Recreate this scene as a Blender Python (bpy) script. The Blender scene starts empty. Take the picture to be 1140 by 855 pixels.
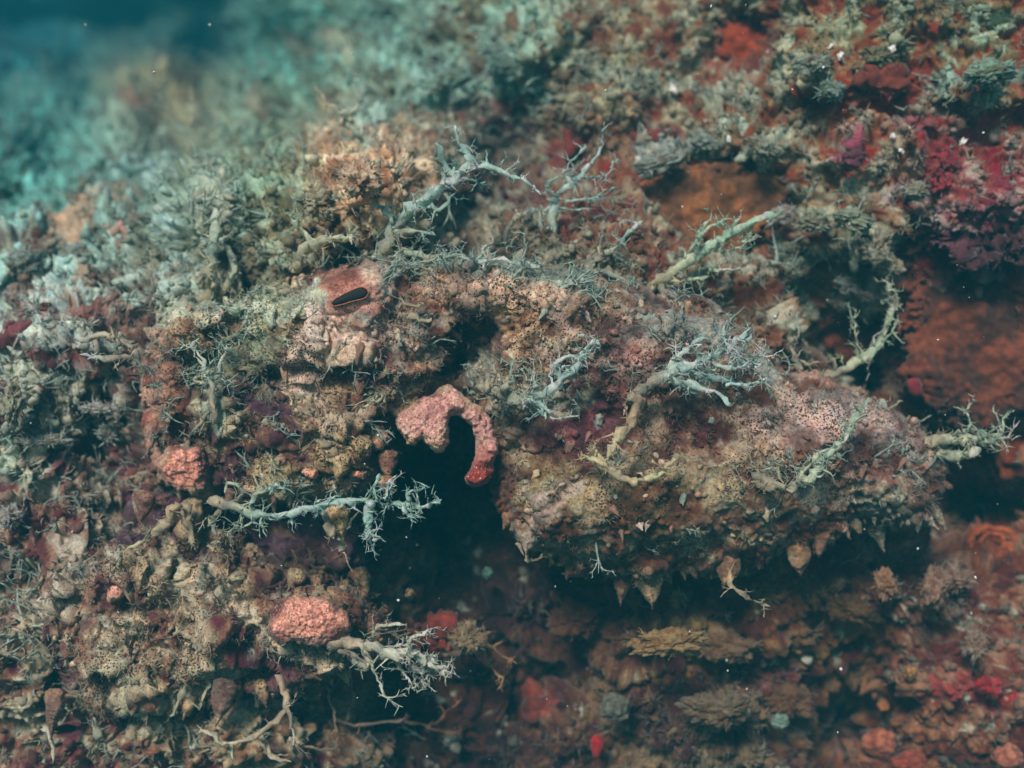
import bpy, math, random
import numpy as np
from mathutils import Vector

rng = np.random.default_rng(7)
random.seed(7)
scn = bpy.context.scene
COL = scn.collection

# ------------------------------------------------------------------ camera, light, exposure
U = 0.0004            # metres per photo pixel at the plane y = 0 (the fish)
D = 0.55              # camera distance from that plane
cam = bpy.data.cameras.new('camera')
cam_ob = bpy.data.objects.new('camera', cam); COL.objects.link(cam_ob)
cam_ob.location = (0, -D, 0)
cam_ob.rotation_euler = (math.radians(90), 0, 0)
cam.sensor_width = 36
cam.lens = 18 / (570 * U / D)
cam.clip_start = 0.02
cam.clip_end = 60
cam.dof.use_dof = True
cam.dof.focus_distance = D - 0.03
cam.dof.aperture_fstop = (cam.lens / 1000) / 0.0080
scn.camera = cam_ob

world = bpy.data.worlds.new('World'); scn.world = world
world.use_nodes = True
wn = world.node_tree.nodes; wl = world.node_tree.links
bg = wn['Background']
sky = wn.new('ShaderNodeTexSky'); sky.sky_type = 'NISHITA'; sky.sun_disc = False
SUN_EL, SUN_AZ = 33, 197          # azimuth clockwise from +Y: the light comes from above, behind the camera's left shoulder
sky.sun_elevation = math.radians(SUN_EL); sky.sun_rotation = math.radians(SUN_AZ)
tint = wn.new('ShaderNodeMixRGB'); tint.blend_type = 'MULTIPLY'; tint.inputs[0].default_value = 1
tint.inputs[2].default_value = (0.54, 0.80, 0.92, 1)      # the light has come down through green water
wl.new(sky.outputs[0], tint.inputs[1]); wl.new(tint.outputs[0], bg.inputs[0])
bg.inputs[1].default_value = 0.07

sl = bpy.data.lights.new('sun', 'SUN'); sl.energy = 4.2; sl.angle = math.radians(14)
sl.color = (1.0, 0.865, 0.765)
so = bpy.data.objects.new('sun', sl); COL.objects.link(so)
az, el = math.radians(SUN_AZ), math.radians(SUN_EL)
sdir = Vector((math.sin(az) * math.cos(el), math.cos(az) * math.cos(el), math.sin(el)))
so.rotation_euler = sdir.to_track_quat('Z', 'Y').to_euler()
so.location = sdir * 3

scn.view_settings.view_transform = 'Standard'
scn.view_settings.look = 'None'
scn.view_settings.gamma = 1
scn.view_settings.use_curve_mapping = False
scn.view_settings.exposure = 0.32
scn.cycles.use_denoising = True
scn.cycles.max_bounces = 5
scn.cycles.volume_bounces = 0
scn.cycles.use_adaptive_sampling = True

# ------------------------------------------------------------------ numpy noise
_perm = rng.permutation(4096).astype(np.int64)
def _h(ix, iy, iz, s=0):
    a = _perm[(ix + s * 131) & 4095]
    a = _perm[(a + iy) & 4095]
    return _perm[(a + iz) & 4095]
_g = rng.normal(size=(4096, 3)); _g /= np.linalg.norm(_g, axis=1)[:, None]; _g = _g.astype(np.float32)
_r3 = rng.random((4096, 3)).astype(np.float32)
def perlin(P, f, s=0):
    Q = P * f
    I = np.floor(Q).astype(np.int64); F = (Q - I).astype(np.float32)
    W = F * F * F * (F * (F * 6 - 15) + 10)
    out = 0
    for dx in (0, 1):
        wx = W[:, 0] if dx else 1 - W[:, 0]
        for dy in (0, 1):
            wy = W[:, 1] if dy else 1 - W[:, 1]
            for dz in (0, 1):
                wz = W[:, 2] if dz else 1 - W[:, 2]
                g = _g[_h(I[:, 0] + dx, I[:, 1] + dy, I[:, 2] + dz, s)]
                out = out + wx * wy * wz * (g[:, 0] * (F[:, 0] - dx) + g[:, 1] * (F[:, 1] - dy) + g[:, 2] * (F[:, 2] - dz))
    return out * 1.6
def fbm(P, f, octv=3, s=0, gain=.5):
    o = 0; a = 1
    for k in range(octv):
        o = o + a * perlin(P, f * 2 ** k, s + k); a *= gain
    return o
def worley(P, f, s=0):
    Q = P * f
    I = np.floor(Q).astype(np.int64); F = (Q - I).astype(np.float32)
    m = np.full(len(P), 9.0, np.float32)
    for dx in (-1, 0, 1):
        for dy in (-1, 0, 1):
            for dz in (-1, 0, 1):
                r = _r3[_h(I[:, 0] + dx, I[:, 1] + dy, I[:, 2] + dz, s)]
                d = (r[:, 0] + dx - F[:, 0]) ** 2 + (r[:, 1] + dy - F[:, 1]) ** 2 + (r[:, 2] + dz - F[:, 2]) ** 2
                m = np.minimum(m, d)
    return np.sqrt(m)
def sstep(a, b, x):
    t = np.clip((x - a) / (b - a), 0, 1); return t * t * (3 - 2 * t)

# ------------------------------------------------------------------ placing things by distance and bearing
def W(px, py, y):
    px = np.asarray(px, float); py = np.asarray(py, float); y = np.asarray(y, float)
    k = (D + y) / D
    return np.stack([(px - 570) * U * k, y + 0 * px, (427.5 - py) * U * k], -1)
def lin(c):
    c = np.asarray(c, float) / 255
    return np.where(c < .04045, c / 12.92, ((c + .055) / 1.055) ** 2.4)
def shep(px, py, pts, vals, sig):
    pts = np.asarray(pts, float); vals = np.asarray(vals, float)
    sh = px.shape; x = px.ravel(); y = py.ravel()
    num = 0; den = 1e-9
    for (a, b), v in zip(pts, vals):
        d2 = ((x - a) ** 2 + (y - b) ** 2) / sig ** 2
        w = 1 / (d2 + .05) ** 1.6
        num = num + w[:, None] * np.atleast_1d(v)[None]; den = den + w
    return (num / den[:, None]).reshape(sh + (-1,))
def gauss(px, py, cx, cy, rx, ry, rot=0):
    c, s = math.cos(math.radians(rot)), math.sin(math.radians(rot))
    u = ((px - cx) * c + (py - cy) * s) / rx; v = (-(px - cx) * s + (py - cy) * c) / ry
    return np.exp(-(u * u + v * v))
def segdist(px, py, poly, closed):
    d = np.full(px.shape, 1e9)
    n = len(poly)
    for i in range(n if closed else n - 1):
        ax, ay = poly[i]; bx, by = poly[(i + 1) % n]
        vx, vy = bx - ax, by - ay
        t = np.clip(((px - ax) * vx + (py - ay) * vy) / (vx * vx + vy * vy + 1e-9), 0, 1)
        d = np.minimum(d, np.hypot(px - ax - t * vx, py - ay - t * vy))
    return d
def polysd(px, py, poly):
    inside = np.zeros(px.shape, bool); n = len(poly)
    for i in range(n):
        ax, ay = poly[i]; bx, by = poly[(i + 1) % n]
        if ay == by: continue
        c = ((ay > py) != (by > py)) & (px < (bx - ax) * (py - ay) / (by - ay) + ax)
        inside ^= c
    d = segdist(px, py, poly, True)
    return np.where(inside, d, -d)
def smooth_poly(p, it=2):
    p = [tuple(q) for q in p]
    for _ in range(it):
        q = []
        for i in range(len(p)):
            a, b = p[i], p[(i + 1) % len(p)]
            q += [(a[0] * .75 + b[0] * .25, a[1] * .75 + b[1] * .25), (a[0] * .25 + b[0] * .75, a[1] * .25 + b[1] * .75)]
        p = q
    return p

# ------------------------------------------------------------------ colours of the growth by place, haze and light falloff painted in
# (x, y): pale tone where it stands out, mid tone, darker tone in the hollows
ZONES = [
 ((30, 30), (70, 140, 140), (40, 95, 110), (15, 60, 85)),  # upper left: haze teal mixed into the colours
 ((200, 40), (110, 130, 110), (60, 95, 95), (20, 50, 70)),
 ((180, 120), (165, 150, 125), (130, 110, 80), (85, 60, 50)),
 ((60, 130), (110, 150, 140), (75, 112, 108), (50, 80, 80)),
 ((50, 200), (130, 178, 170), (85, 125, 115), (60, 80, 72)),
 ((160, 220), (150, 170, 165), (100, 120, 105), (70, 85, 75)),
 ((60, 310), (158, 176, 168), (130, 112, 98), (105, 66, 60)),
 ((60, 375), (175, 178, 170), (125, 82, 78), (88, 50, 50)),
 ((30, 480), (175, 175, 160), (120, 85, 75), (95, 45, 60)),
 ((110, 480), (150, 150, 140), (100, 60, 60), (75, 32, 50)),
 ((60, 620), (175, 165, 150), (130, 105, 90), (90, 50, 50)),
 ((180, 600), (160, 145, 120), (105, 75, 65), (70, 35, 55)),
 ((80, 780), (165, 160, 140), (120, 90, 75), (85, 40, 50)),
 ((250, 780), (170, 160, 135), (125, 95, 75), (90, 35, 50)),
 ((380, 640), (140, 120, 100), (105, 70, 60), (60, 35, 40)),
 ((330, 60), (110, 170, 160), (80, 122, 105), (70, 75, 50)),
 ((450, 60), (140, 180, 170), (110, 135, 120), (80, 80, 60)),
 ((560, 60), (145, 175, 160), (120, 115, 90), (100, 70, 50)),
 ((300, 190), (140, 165, 145), (110, 115, 90), (80, 85, 60)),
 ((400, 190), (228, 208, 180), (190, 158, 130), (128, 90, 68)),
 ((560, 160), (120, 120, 110), (85, 60, 50), (70, 35, 40)),
 ((680, 90), (165, 165, 140), (125, 100, 75), (95, 55, 40)),
 ((680, 170), (130, 110, 90), (105, 60, 45), (110, 35, 35)),
 ((840, 140), (160, 170, 155), (125, 110, 85), (110, 60, 40)),
 ((950, 60), (160, 170, 145), (125, 110, 80), (110, 55, 40)),
 ((960, 120), (165, 150, 130), (130, 80, 60), (125, 42, 32)),
 ((1080, 60), (155, 175, 155), (120, 105, 75), (115, 50, 35)),
 ((1060, 170), (165, 150, 140), (125, 65, 60), (115, 30, 45)),
 ((1100, 260), (160, 130, 130), (125, 55, 65), (95, 28, 50)),
 ((940, 260), (160, 170, 155), (130, 115, 90), (100, 60, 45)),
 ((900, 340), (165, 165, 150), (120, 95, 75), (95, 55, 40)),
 ((1100, 450), (130, 85, 65), (110, 50, 30), (90, 38, 28)),
 ((1100, 560), (130, 100, 80), (100, 55, 40), (70, 35, 30)),
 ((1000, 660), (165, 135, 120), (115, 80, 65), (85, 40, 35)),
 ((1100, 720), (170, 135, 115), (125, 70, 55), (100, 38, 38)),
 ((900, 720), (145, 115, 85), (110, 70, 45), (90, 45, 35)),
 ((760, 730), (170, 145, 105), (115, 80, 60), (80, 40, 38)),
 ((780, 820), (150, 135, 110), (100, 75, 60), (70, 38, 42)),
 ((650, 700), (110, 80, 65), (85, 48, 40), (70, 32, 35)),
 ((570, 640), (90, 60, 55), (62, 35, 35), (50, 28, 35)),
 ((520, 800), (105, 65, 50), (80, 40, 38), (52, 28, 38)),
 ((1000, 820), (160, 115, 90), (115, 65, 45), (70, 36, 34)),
]
ZONES = [(z[0],) + tuple(tuple(v * (.80 if z[0][1] > 600 and z[0][0] > 440 else 1) for v in c) for c in z[1:]) for z in ZONES]  # lower right painted darker, where less light reaches
BODYZ = [
 ((200, 360), (185, 170, 140), (150, 120, 95), (95, 75, 60)),
 ((170, 440), (185, 160, 140), (150, 100, 85), (110, 60, 55)),
 ((230, 420), (150, 155, 130), (95, 90, 70), (60, 55, 60)),
 ((290, 350), (165, 175, 150), (130, 115, 90), (90, 80, 60)),
 ((300, 430), (130, 130, 115), (85, 65, 65), (65, 40, 60)),
 ((300, 520), (160, 140, 110), (105, 75, 65), (75, 42, 55)),
 ((400, 380), (205, 185, 165), (165, 125, 110), (110, 80, 75)),
 ((400, 450), (165, 145, 120), (110, 80, 70), (70, 45, 60)),
 ((400, 520), (170, 150, 120), (120, 90, 70), (80, 50, 50)),
 ((370, 550), (180, 165, 125), (135, 110, 80), (90, 60, 50)),
 ((500, 330), (215, 185, 165), (175, 140, 115), (110, 80, 65)),
 ((560, 325), (220, 185, 150), (180, 150, 120), (120, 85, 65)),
 ((640, 340), (185, 185, 165), (150, 130, 105), (95, 70, 60)),
 ((740, 350), (170, 175, 165), (135, 105, 90), (85, 60, 60)),
 ((560, 420), (205, 190, 165), (165, 140, 115), (100, 75, 60)),
 ((640, 470), (170, 130, 130), (135, 80, 85), (95, 45, 60)),
 ((700, 400), (200, 165, 150), (150, 110, 100), (100, 60, 60)),
 ((620, 540), (170, 160, 130), (125, 105, 80), (95, 62, 50)),
 ((700, 560), (185, 170, 135), (150, 125, 95), (120, 80, 55)),
 ((780, 480), (170, 155, 135), (125, 95, 80), (95, 52, 52)),
 ((800, 560), (180, 170, 140), (140, 115, 95), (105, 65, 50)),
 ((840, 450), (180, 165, 145), (130, 110, 95), (95, 60, 50)),
 ((910, 480), (230, 195, 180), (195, 155, 140), (130, 90, 75)),
 ((900, 540), (185, 155, 130), (140, 100, 80), (105, 62, 48)),
 ((980, 510), (200, 170, 155), (150, 115, 105), (110, 70, 65)),
 ((980, 570), (165, 165, 145), (120, 110, 95), (85, 65, 60)),
 ((640, 610), (185, 165, 140), (140, 115, 95), (105, 65, 50)),
]
# (place x, y, half-widths, rotation, colour, opacity)
SPOTS = [
 (30, 370, 40, 12, -8, (122, 62, 66), .7), (690, 270, 60, 12, 0, (110, 60, 40), .5),
 (830, 50, 40, 40, 0, (120, 45, 20), .9), (985, 95, 30, 18, 10, (135, 55, 42), .8),
 (930, 125, 35, 14, 15, (160, 90, 40), .7), (1050, 190, 22, 30, 0, (130, 30, 40), .9),
 (950, 175, 16, 14, 0, (150, 45, 85), .85), (1010, 145, 20, 12, 0, (150, 45, 80), .7),
 (1080, 270, 60, 40, 10, (88, 44, 58), .6), (735, 150, 25, 12, -10, (112, 36, 36), .8),
 (640, 165, 10, 16, 20, (118, 36, 34), .9), (560, 125, 22, 16, 0, (120, 40, 50), .6),
 (830, 215, 0.1, 0.1, 0, (1, 1, 1), 0), (1100, 770, 16, 12, 0, (150, 30, 36), .9),
 (1065, 765, 30, 16, 0, (130, 25, 35), .8), (665, 835, 5, 14, 10, (170, 25, 32), 1),
 (600, 790, 22, 14, 0, (150, 60, 50), .8), (480, 700, 26, 16, -10, (150, 45, 35), .9),
 (750, 710, 60, 10, -8, (200, 165, 105), .6), (830, 740, 60, 22, 20, (90, 30, 55), .6),
 (960, 700, 50, 25, 20, (130, 75, 40), .7), (1105, 600, 24, 20, 0, (160, 80, 40), .8),
 (300, 750, 30, 28, 40, (90, 35, 55), .9), (75, 745, 20, 25, 0, (80, 32, 55), .9),
 (145, 590, 20, 25, 0, (75, 40, 65), .9), (340, 600, 30, 18, 0, (85, 50, 80), .9),
 (320, 50, 20, 20, 0, (110, 120, 45), .6), (345, 60, 14, 14, 0, (125, 85, 50), .6),
 (290, 115, 12, 12, 0, (150, 108, 84), .5), (160, 130, 24, 12, 0, (130, 80, 65), .7),
 (385, 60, 14, 14, 0, (150, 120, 80), .6), (155, 265, 14, 14, 0, (180, 150, 128), .5),
 (140, 270, 14, 10, 0, (200, 120, 100), .7), (90, 240, 55, 7, -22, (172, 150, 128), .5),
 (45, 470, 10, 60, 15, (170, 185, 165), .6), (110, 455, 40, 10, 0, (185, 195, 190), .0),
 (1060, 660, 12, 30, 0, (150, 130, 120), .5), (930, 480, 1, 1, 0, (1, 1, 1), 0),
]
BSPOTS = [
 (388, 322, 54, 36, 0, (206, 146, 128), .8), (400, 358, 44, 22, 0, (214, 156, 142), .75),
 (345, 390, 14, 45, 8, (195, 170, 155), .8), (388, 306, 20, 7, -15, (150, 72, 56), .6),
 (655, 463, 48, 18, 0, (135, 68, 84), .85), (665, 470, 6, 6, 0, (190, 190, 200), .8),
 (690, 400, 28, 11, 15, (215, 160, 150), .8), (520, 385, 32, 40, 20, (60, 35, 50), .9),
 (580, 330, 60, 16, 5, (220, 190, 165), .6), (930, 470, 45, 25, -15, (225, 190, 180), .7),
 (915, 505, 26, 12, -20, (215, 165, 135), .7), (180, 455, 14, 50, 5, (190, 140, 115), .8),
 (165, 495, 10, 14, 0, (160, 60, 50), .9), (200, 345, 50, 12, 0, (190, 160, 125), .6),
 (270, 390, 50, 20, 0, (90, 110, 90), .5), (560, 560, 12, 30, 0, (170, 95, 55), .7),
 (545, 470, 20, 12, 0, (175, 150, 120), .6), (620, 425, 30, 12, 0, (180, 190, 175), .6),
 (720, 545, 60, 40, 0, (150, 120, 85), .5), (750, 370, 50, 12, 0, (160, 175, 170), .5),
]
LINES = [
 ([(0, 388), (60, 376), (110, 372), (165, 388)], 9, (185, 200, 188)), ([(22, 410), (36, 440), (18, 470), (12, 530)], 9, (180, 190, 170)), ([(0, 612), (60, 640), (130, 630)], 11, (170, 162, 145)),
 ([(720, 175), (770, 160), (830, 188), (880, 205)], 8, (165, 180, 170)), ([(400, 150), (440, 118), (490, 98), (560, 92)], 16, (150, 190, 178)), ([(236, 220), (238, 280), (228, 340)], 15, (170, 180, 160)),
 ([(880, 240), (950, 240), (985, 275), (992, 305)], 9, (170, 178, 155)), ([(230, 640), (270, 680), (330, 720), (390, 715)], 12, (180, 168, 145)), ([(180, 605), (215, 680), (240, 740), (262, 790)], 11, (175, 165, 140)),
 ([(90, 690), (180, 725), (290, 745)], 9, (165, 152, 128)), ([(540, 40), (580, 80), (610, 110)], 12, (150, 185, 172)), ([(860, 250), (880, 300), (900, 350)], 9, (150, 165, 145)), ([(1000, 215), (1050, 235), (1110, 300)], 8, (165, 150, 145)),
 ([(60, 260), (110, 240), (160, 225)], 8, (195, 165, 135)), ([(50, 560), (110, 575), (180, 590)], 9, (165, 145, 125)), ([(640, 60), (700, 100), (760, 90), (840, 120)], 9, (160, 170, 150)), ([(1040, 90), (1100, 80), (1140, 95)], 10, (150, 180, 165)),
]
BLINES = [
 ([(300, 300), (345, 285), (400, 280), (450, 272)], 9, (190, 205, 188)), ([(185, 345), (240, 335), (300, 345), (352, 330)], 11, (196, 208, 184)), ([(410, 360), (440, 350), (470, 365), (500, 350)], 8, (190, 178, 160)), ([(360, 350), (380, 372), (420, 366), (440, 345)], 8, (214, 190, 172)),
 ([(168, 362), (205, 346), (260, 350), (315, 335), (352, 325)], 10, (190, 196, 170)), ([(170, 375), (178, 440), (172, 505)], 10, (190, 150, 128)), ([(347, 345), (346, 395), (338, 430)], 10, (205, 186, 168)),
 ([(430, 300), (500, 292), (600, 303), (660, 320)], 9, (175, 195, 180)), ([(345, 445), (370, 475), (415, 455), (440, 430)], 8, (180, 160, 135)), ([(535, 405), (548, 440), (600, 455), (650, 440)], 13, (212, 205, 180)),
 ([(730, 425), (680, 405), (640, 372), (605, 348)], 8, (190, 165, 150)), ([(845, 475), (905, 450), (970, 470), (1010, 500)], 12, (215, 190, 178)), ([(290, 515), (345, 538), (420, 528)], 9, (185, 165, 125)), ([(205, 552), (300, 550), (430, 546)], 9, (195, 180, 145)),
 ([(580, 600), (610, 560), (640, 540)], 11, (195, 175, 158)), ([(440, 340), (450, 385), (490, 400)], 8, (190, 172, 155)), ([(740, 350), (800, 370), (860, 420)], 8, (175, 180, 168)), ([(400, 290), (430, 330), (436, 380)], 9, (200, 180, 160)),
 ([(660, 560), (700, 520), (780, 540), (850, 580)], 9, (178, 160, 128)), ([(900, 545), (960, 560), (1020, 575)], 8, (170, 165, 148)), ([(240, 470), (240, 430), (215, 395)], 9, (165, 180, 162)), ([(480, 320), (540, 315), (600, 330), (640, 345)], 10, (222, 190, 165)),
]
def vivid(c, k):
    g = c.mean(); return np.clip(g + (c - g) * k, .002, 1)
def palette(px, py, P, h, zones, spots, sig=60, seed=20):
    """h in -1..1: how far the piece stands out (paler where it stands out, darker in the hollows)"""
    up = 1 + .55 * sstep(700, 150, px + py)[:, None] if zones is ZONES else 1      # far growth painted brighter, for the light and haze out there
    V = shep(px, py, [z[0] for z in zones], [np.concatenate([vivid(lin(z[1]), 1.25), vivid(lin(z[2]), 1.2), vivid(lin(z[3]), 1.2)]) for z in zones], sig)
    V = V * (np.array([1 - .30, 1.06, 1.10] * 3)[None] ** sstep(560, 60, px + py)[:, None] if zones is ZONES else 1)      # the water's blue-green haze is painted into the far growth
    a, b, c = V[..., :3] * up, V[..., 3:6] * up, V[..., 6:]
    n = fbm(P, 55, 3, seed, .6) * 1.45 + fbm(P, 260, 2, seed + 5) * .5 + h * .5
    n = np.clip(n, -1, 1)[:, None]
    col = np.where(n > 0, b + (a - b) * sstep(.05, .75, n), b + (c - b) * sstep(.02, .6, -n))
    wob = fbm(P, 90, 3, seed + 11)
    for (x, y, rx, ry, rot, cc, op) in spots:
        if op <= 0 or rx < 2: continue
        g = gauss(px, py, x, y, rx * 1.25, ry * 1.25, rot)
        w = op * sstep(.28, .62, g + wob * .35)[:, None]
        t = .75 + .45 * (n + 0)
        col = col * (1 - w) + lin(cc)[None] * w * t
    for pl, w_, cc in (BLINES if zones is BODYZ else LINES):
        g = np.exp(-(segdist(px + 9 * wob, py + 9 * fbm(P, 90, 2, seed + 13), pl, False) / (w_ * 1.25)) ** 2)
        w = .85 * sstep(.25, .7, g + wob * .45)[:, None]
        col = col * (1 - w) + lin(cc)[None] * w * (.85 + .35 * n)
    # small departures of tint, piece by piece
    j = fbm(P, 420, 2, seed + 15)[:, None]; j2 = perlin(P, 160, seed + 17)[:, None]
    col = col * (1 + .30 * j) * np.concatenate([1 + .18 * j2, 1 + 0 * j2, 1 - .12 * j2], 1)
    return np.clip(col, .004, .85)

# ------------------------------------------------------------------ materials
def organic(name, speck=(0.02, 0.015, 0.012), speck_amt=0.0, speck_scale=900, speck_min=0, glint=0.0, rough=.78, bump=.5, gran=0, fixed=None, var=.35, sheen=.15, spec=.25, translucent=0, sss=0):
    m = bpy.data.materials.new(name); m.use_nodes = True
    N = m.node_tree.nodes; L = m.node_tree.links
    p = N['Principled BSDF']
    tc = N.new('ShaderNodeTexCoord')
    if fixed is None:
        a = N.new('ShaderNodeAttribute'); a.attribute_name = 'Col'; base = a.outputs['Color']
    else:
        a = N.new('ShaderNodeRGB'); a.outputs[0].default_value = tuple(lin(fixed)) + (1,); base = a.outputs[0]
    nz = N.new('ShaderNodeTexNoise'); nz.inputs['Scale'].default_value = 700; nz.inputs['Detail'].default_value = 4
    L.new(tc.outputs['Object'], nz.inputs['Vector'])
    mr = N.new('ShaderNodeMapRange'); mr.inputs['From Min'].default_value = .3; mr.inputs['From Max'].default_value = .7
    mr.inputs['To Min'].default_value = 1 - var; mr.inputs['To Max'].default_value = 1 + var
    L.new(nz.outputs['Fac'], mr.inputs['Value'])
    mul = N.new('ShaderNodeVectorMath'); mul.operation = 'SCALE'
    L.new(base, mul.inputs[0]); L.new(mr.outputs[0], mul.inputs['Scale'])
    out = mul.outputs[0]
    if speck_amt > 0:
        v = N.new('ShaderNodeTexVoronoi'); v.inputs['Scale'].default_value = speck_scale
        L.new(tc.outputs['Object'], v.inputs['Vector'])
        n2 = N.new('ShaderNodeTexNoise'); n2.inputs['Scale'].default_value = 45; n2.inputs['Detail'].default_value = 3
        L.new(tc.outputs['Object'], n2.inputs['Vector'])
        th = N.new('ShaderNodeMapRange'); th.inputs['From Min'].default_value = .4; th.inputs['From Max'].default_value = .62
        th.inputs['To Min'].default_value = speck_min; th.inputs['To Max'].default_value = .42 * speck_amt
        L.new(n2.outputs['Fac'], th.inputs['Value'])
        lt = N.new('ShaderNodeMath'); lt.operation = 'LESS_THAN'
        L.new(v.outputs['Distance'], lt.inputs[0]); L.new(th.outputs[0], lt.inputs[1])
        mx = N.new('ShaderNodeMixRGB'); mx.inputs[2].default_value = tuple(speck) + (1,)
        L.new(lt.outputs[0], mx.inputs[0]); L.new(out, mx.inputs[1]); out = mx.outputs[0]
    if glint > 0:
        v2 = N.new('ShaderNodeTexVoronoi'); v2.inputs['Scale'].default_value = 520
        L.new(tc.outputs['Object'], v2.inputs['Vector'])
        l2 = N.new('ShaderNodeMath'); l2.operation = 'LESS_THAN'; l2.inputs[1].default_value = glint
        L.new(v2.outputs['Distance'], l2.inputs[0])
        m2 = N.new('ShaderNodeMixRGB'); m2.inputs[2].default_value = (.75, .72, .66, 1)
        L.new(l2.outputs[0], m2.inputs[0]); L.new(out, m2.inputs[1]); out = m2.outputs[0]
    L.new(out, p.inputs['Base Color'])
    p.inputs['Roughness'].default_value = rough
    p.inputs['Specular IOR Level'].default_value = spec
    p.inputs['Sheen Weight'].default_value = sheen
    b = N.new('ShaderNodeBump'); b.inputs['Strength'].default_value = bump; b.inputs['Distance'].default_value = .0008
    if gran:
        v3 = N.new('ShaderNodeTexVoronoi'); v3.inputs['Scale'].default_value = gran
        L.new(tc.outputs['Object'], v3.inputs['Vector'])
        iv = N.new('ShaderNodeMath'); iv.operation = 'SUBTRACT'; iv.inputs[0].default_value = 1
        L.new(v3.outputs['Distance'], iv.inputs[1]); L.new(iv.outputs[0], b.inputs['Height'])
    else:
        n3 = N.new('ShaderNodeTexNoise'); n3.inputs['Scale'].default_value = 1100; n3.inputs['Detail'].default_value = 3
        L.new(tc.outputs['Object'], n3.inputs['Vector']); L.new(n3.outputs['Fac'], b.inputs['Height'])
    L.new(b.outputs[0], p.inputs['Normal'])
    if sss:
        p.inputs['Subsurface Weight'].default_value = sss; p.inputs['Subsurface Scale'].default_value = .0022
    if translucent:
        tr = N.new('ShaderNodeBsdfTranslucent'); L.new(out, tr.inputs['Color'])
        ms = N.new('ShaderNodeMixShader'); ms.inputs[0].default_value = translucent
        L.new(p.outputs[0], ms.inputs[1]); L.new(tr.outputs[0], ms.inputs[2]); L.new(ms.outputs[0], N['Material Output'].inputs['Surface'])
    return m
M_reef = organic('reef_growth', speck_amt=.35, speck_scale=700, glint=.07)
M_skin = organic('fish_skin', speck=(.06, .026, .016), speck_amt=1.0, speck_scale=880, speck_min=.2, glint=.06, bump=.3, sheen=.1, sss=.35)
M_cirri = organic('tassel_skin', speck_amt=.12, bump=.3, var=.22, sheen=.2, translucent=.4)
M_turf = organic('algal_turf', bump=.3, var=.25, sheen=.2, translucent=.35)
M_pink = organic('granular_pink_skin', speck=(.34, .12, .09), speck_amt=.9, speck_scale=850, speck_min=.3, glint=.14, gran=600, bump=.6, sss=.3)
M_sponge = organic('encrusting_sponge', bump=.35, var=.22, speck_amt=.12, speck_scale=300)
M_pupil = organic('pupil', fixed=(16, 20, 20), var=.1, rough=.65, sheen=0, bump=.05, spec=.2)
M_rim = organic('iris_rim', fixed=(176, 98, 62), var=.2, rough=.4, sheen=0, bump=.1)
M_shell = organic('white_shell', fixed=(225, 225, 222), var=.12, rough=.5, sheen=0, bump=.3)

# ------------------------------------------------------------------ mesh makers
def mesh_np(name, V, F, mat, col=None, parent=None, smooth=True, loc=None):
    """V (n,3), F (m,3|4) arrays"""
    V = np.asarray(V, np.float32); F = np.asarray(F, np.int32)
    if loc is not None: V = V - np.asarray(loc, np.float32)[None]
    me = bpy.data.meshes.new(name)
    k = F.shape[1]
    me.vertices.add(len(V)); me.vertices.foreach_set('co', V.ravel())
    me.loops.add(F.size); me.loops.foreach_set('vertex_index', F.ravel())
    me.polygons.add(len(F)); me.polygons.foreach_set('loop_start', np.arange(0, F.size, k, dtype=np.int32))
    me.polygons.foreach_set('use_smooth', np.full(len(F), smooth))
    me.update(calc_edges=True)
    if col is not None:
        a = me.color_attributes.new('Col', 'FLOAT_COLOR', 'POINT')
        c = np.ones((len(V), 4), np.float32); c[:, :3] = col
        a.data.foreach_set('color', c.ravel())
    me.materials.append(mat)
    o = bpy.data.objects.new(name, me); COL.objects.link(o)
    if loc is not None: o.location = tuple(float(x) for x in loc)
    if parent is not None:
        o.parent = parent
        if loc is None: o.location = tuple(-x for x in parent.location)
        else: o.location = tuple(float(a) - b for a, b in zip(loc, parent.location))
    return o
def tag(o, label=None, cat=None, group=None, kind=None):
    if label: o['label'] = label
    if cat: o['category'] = cat
    if group: o['group'] = group
    if kind: o['kind'] = kind
    return o
def empty(name, p, label, cat, group=None):
    o = bpy.data.objects.new(name, None); COL.objects.link(o)
    o.location = tuple(float(x) for x in p); o.empty_display_size = .01
    return tag(o, label, cat, group)
def gridnorm(P, ny, nx):
    G = P.reshape(ny, nx, 3)
    du = np.gradient(G, axis=1); dv = np.gradient(G, axis=0)
    n = np.cross(du, dv); n /= np.linalg.norm(n, axis=2)[..., None] + 1e-12
    n = n.reshape(-1, 3)
    return np.where((n[:, 1] > 0)[:, None], -n, n)      # facing the camera side (-Y)

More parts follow.
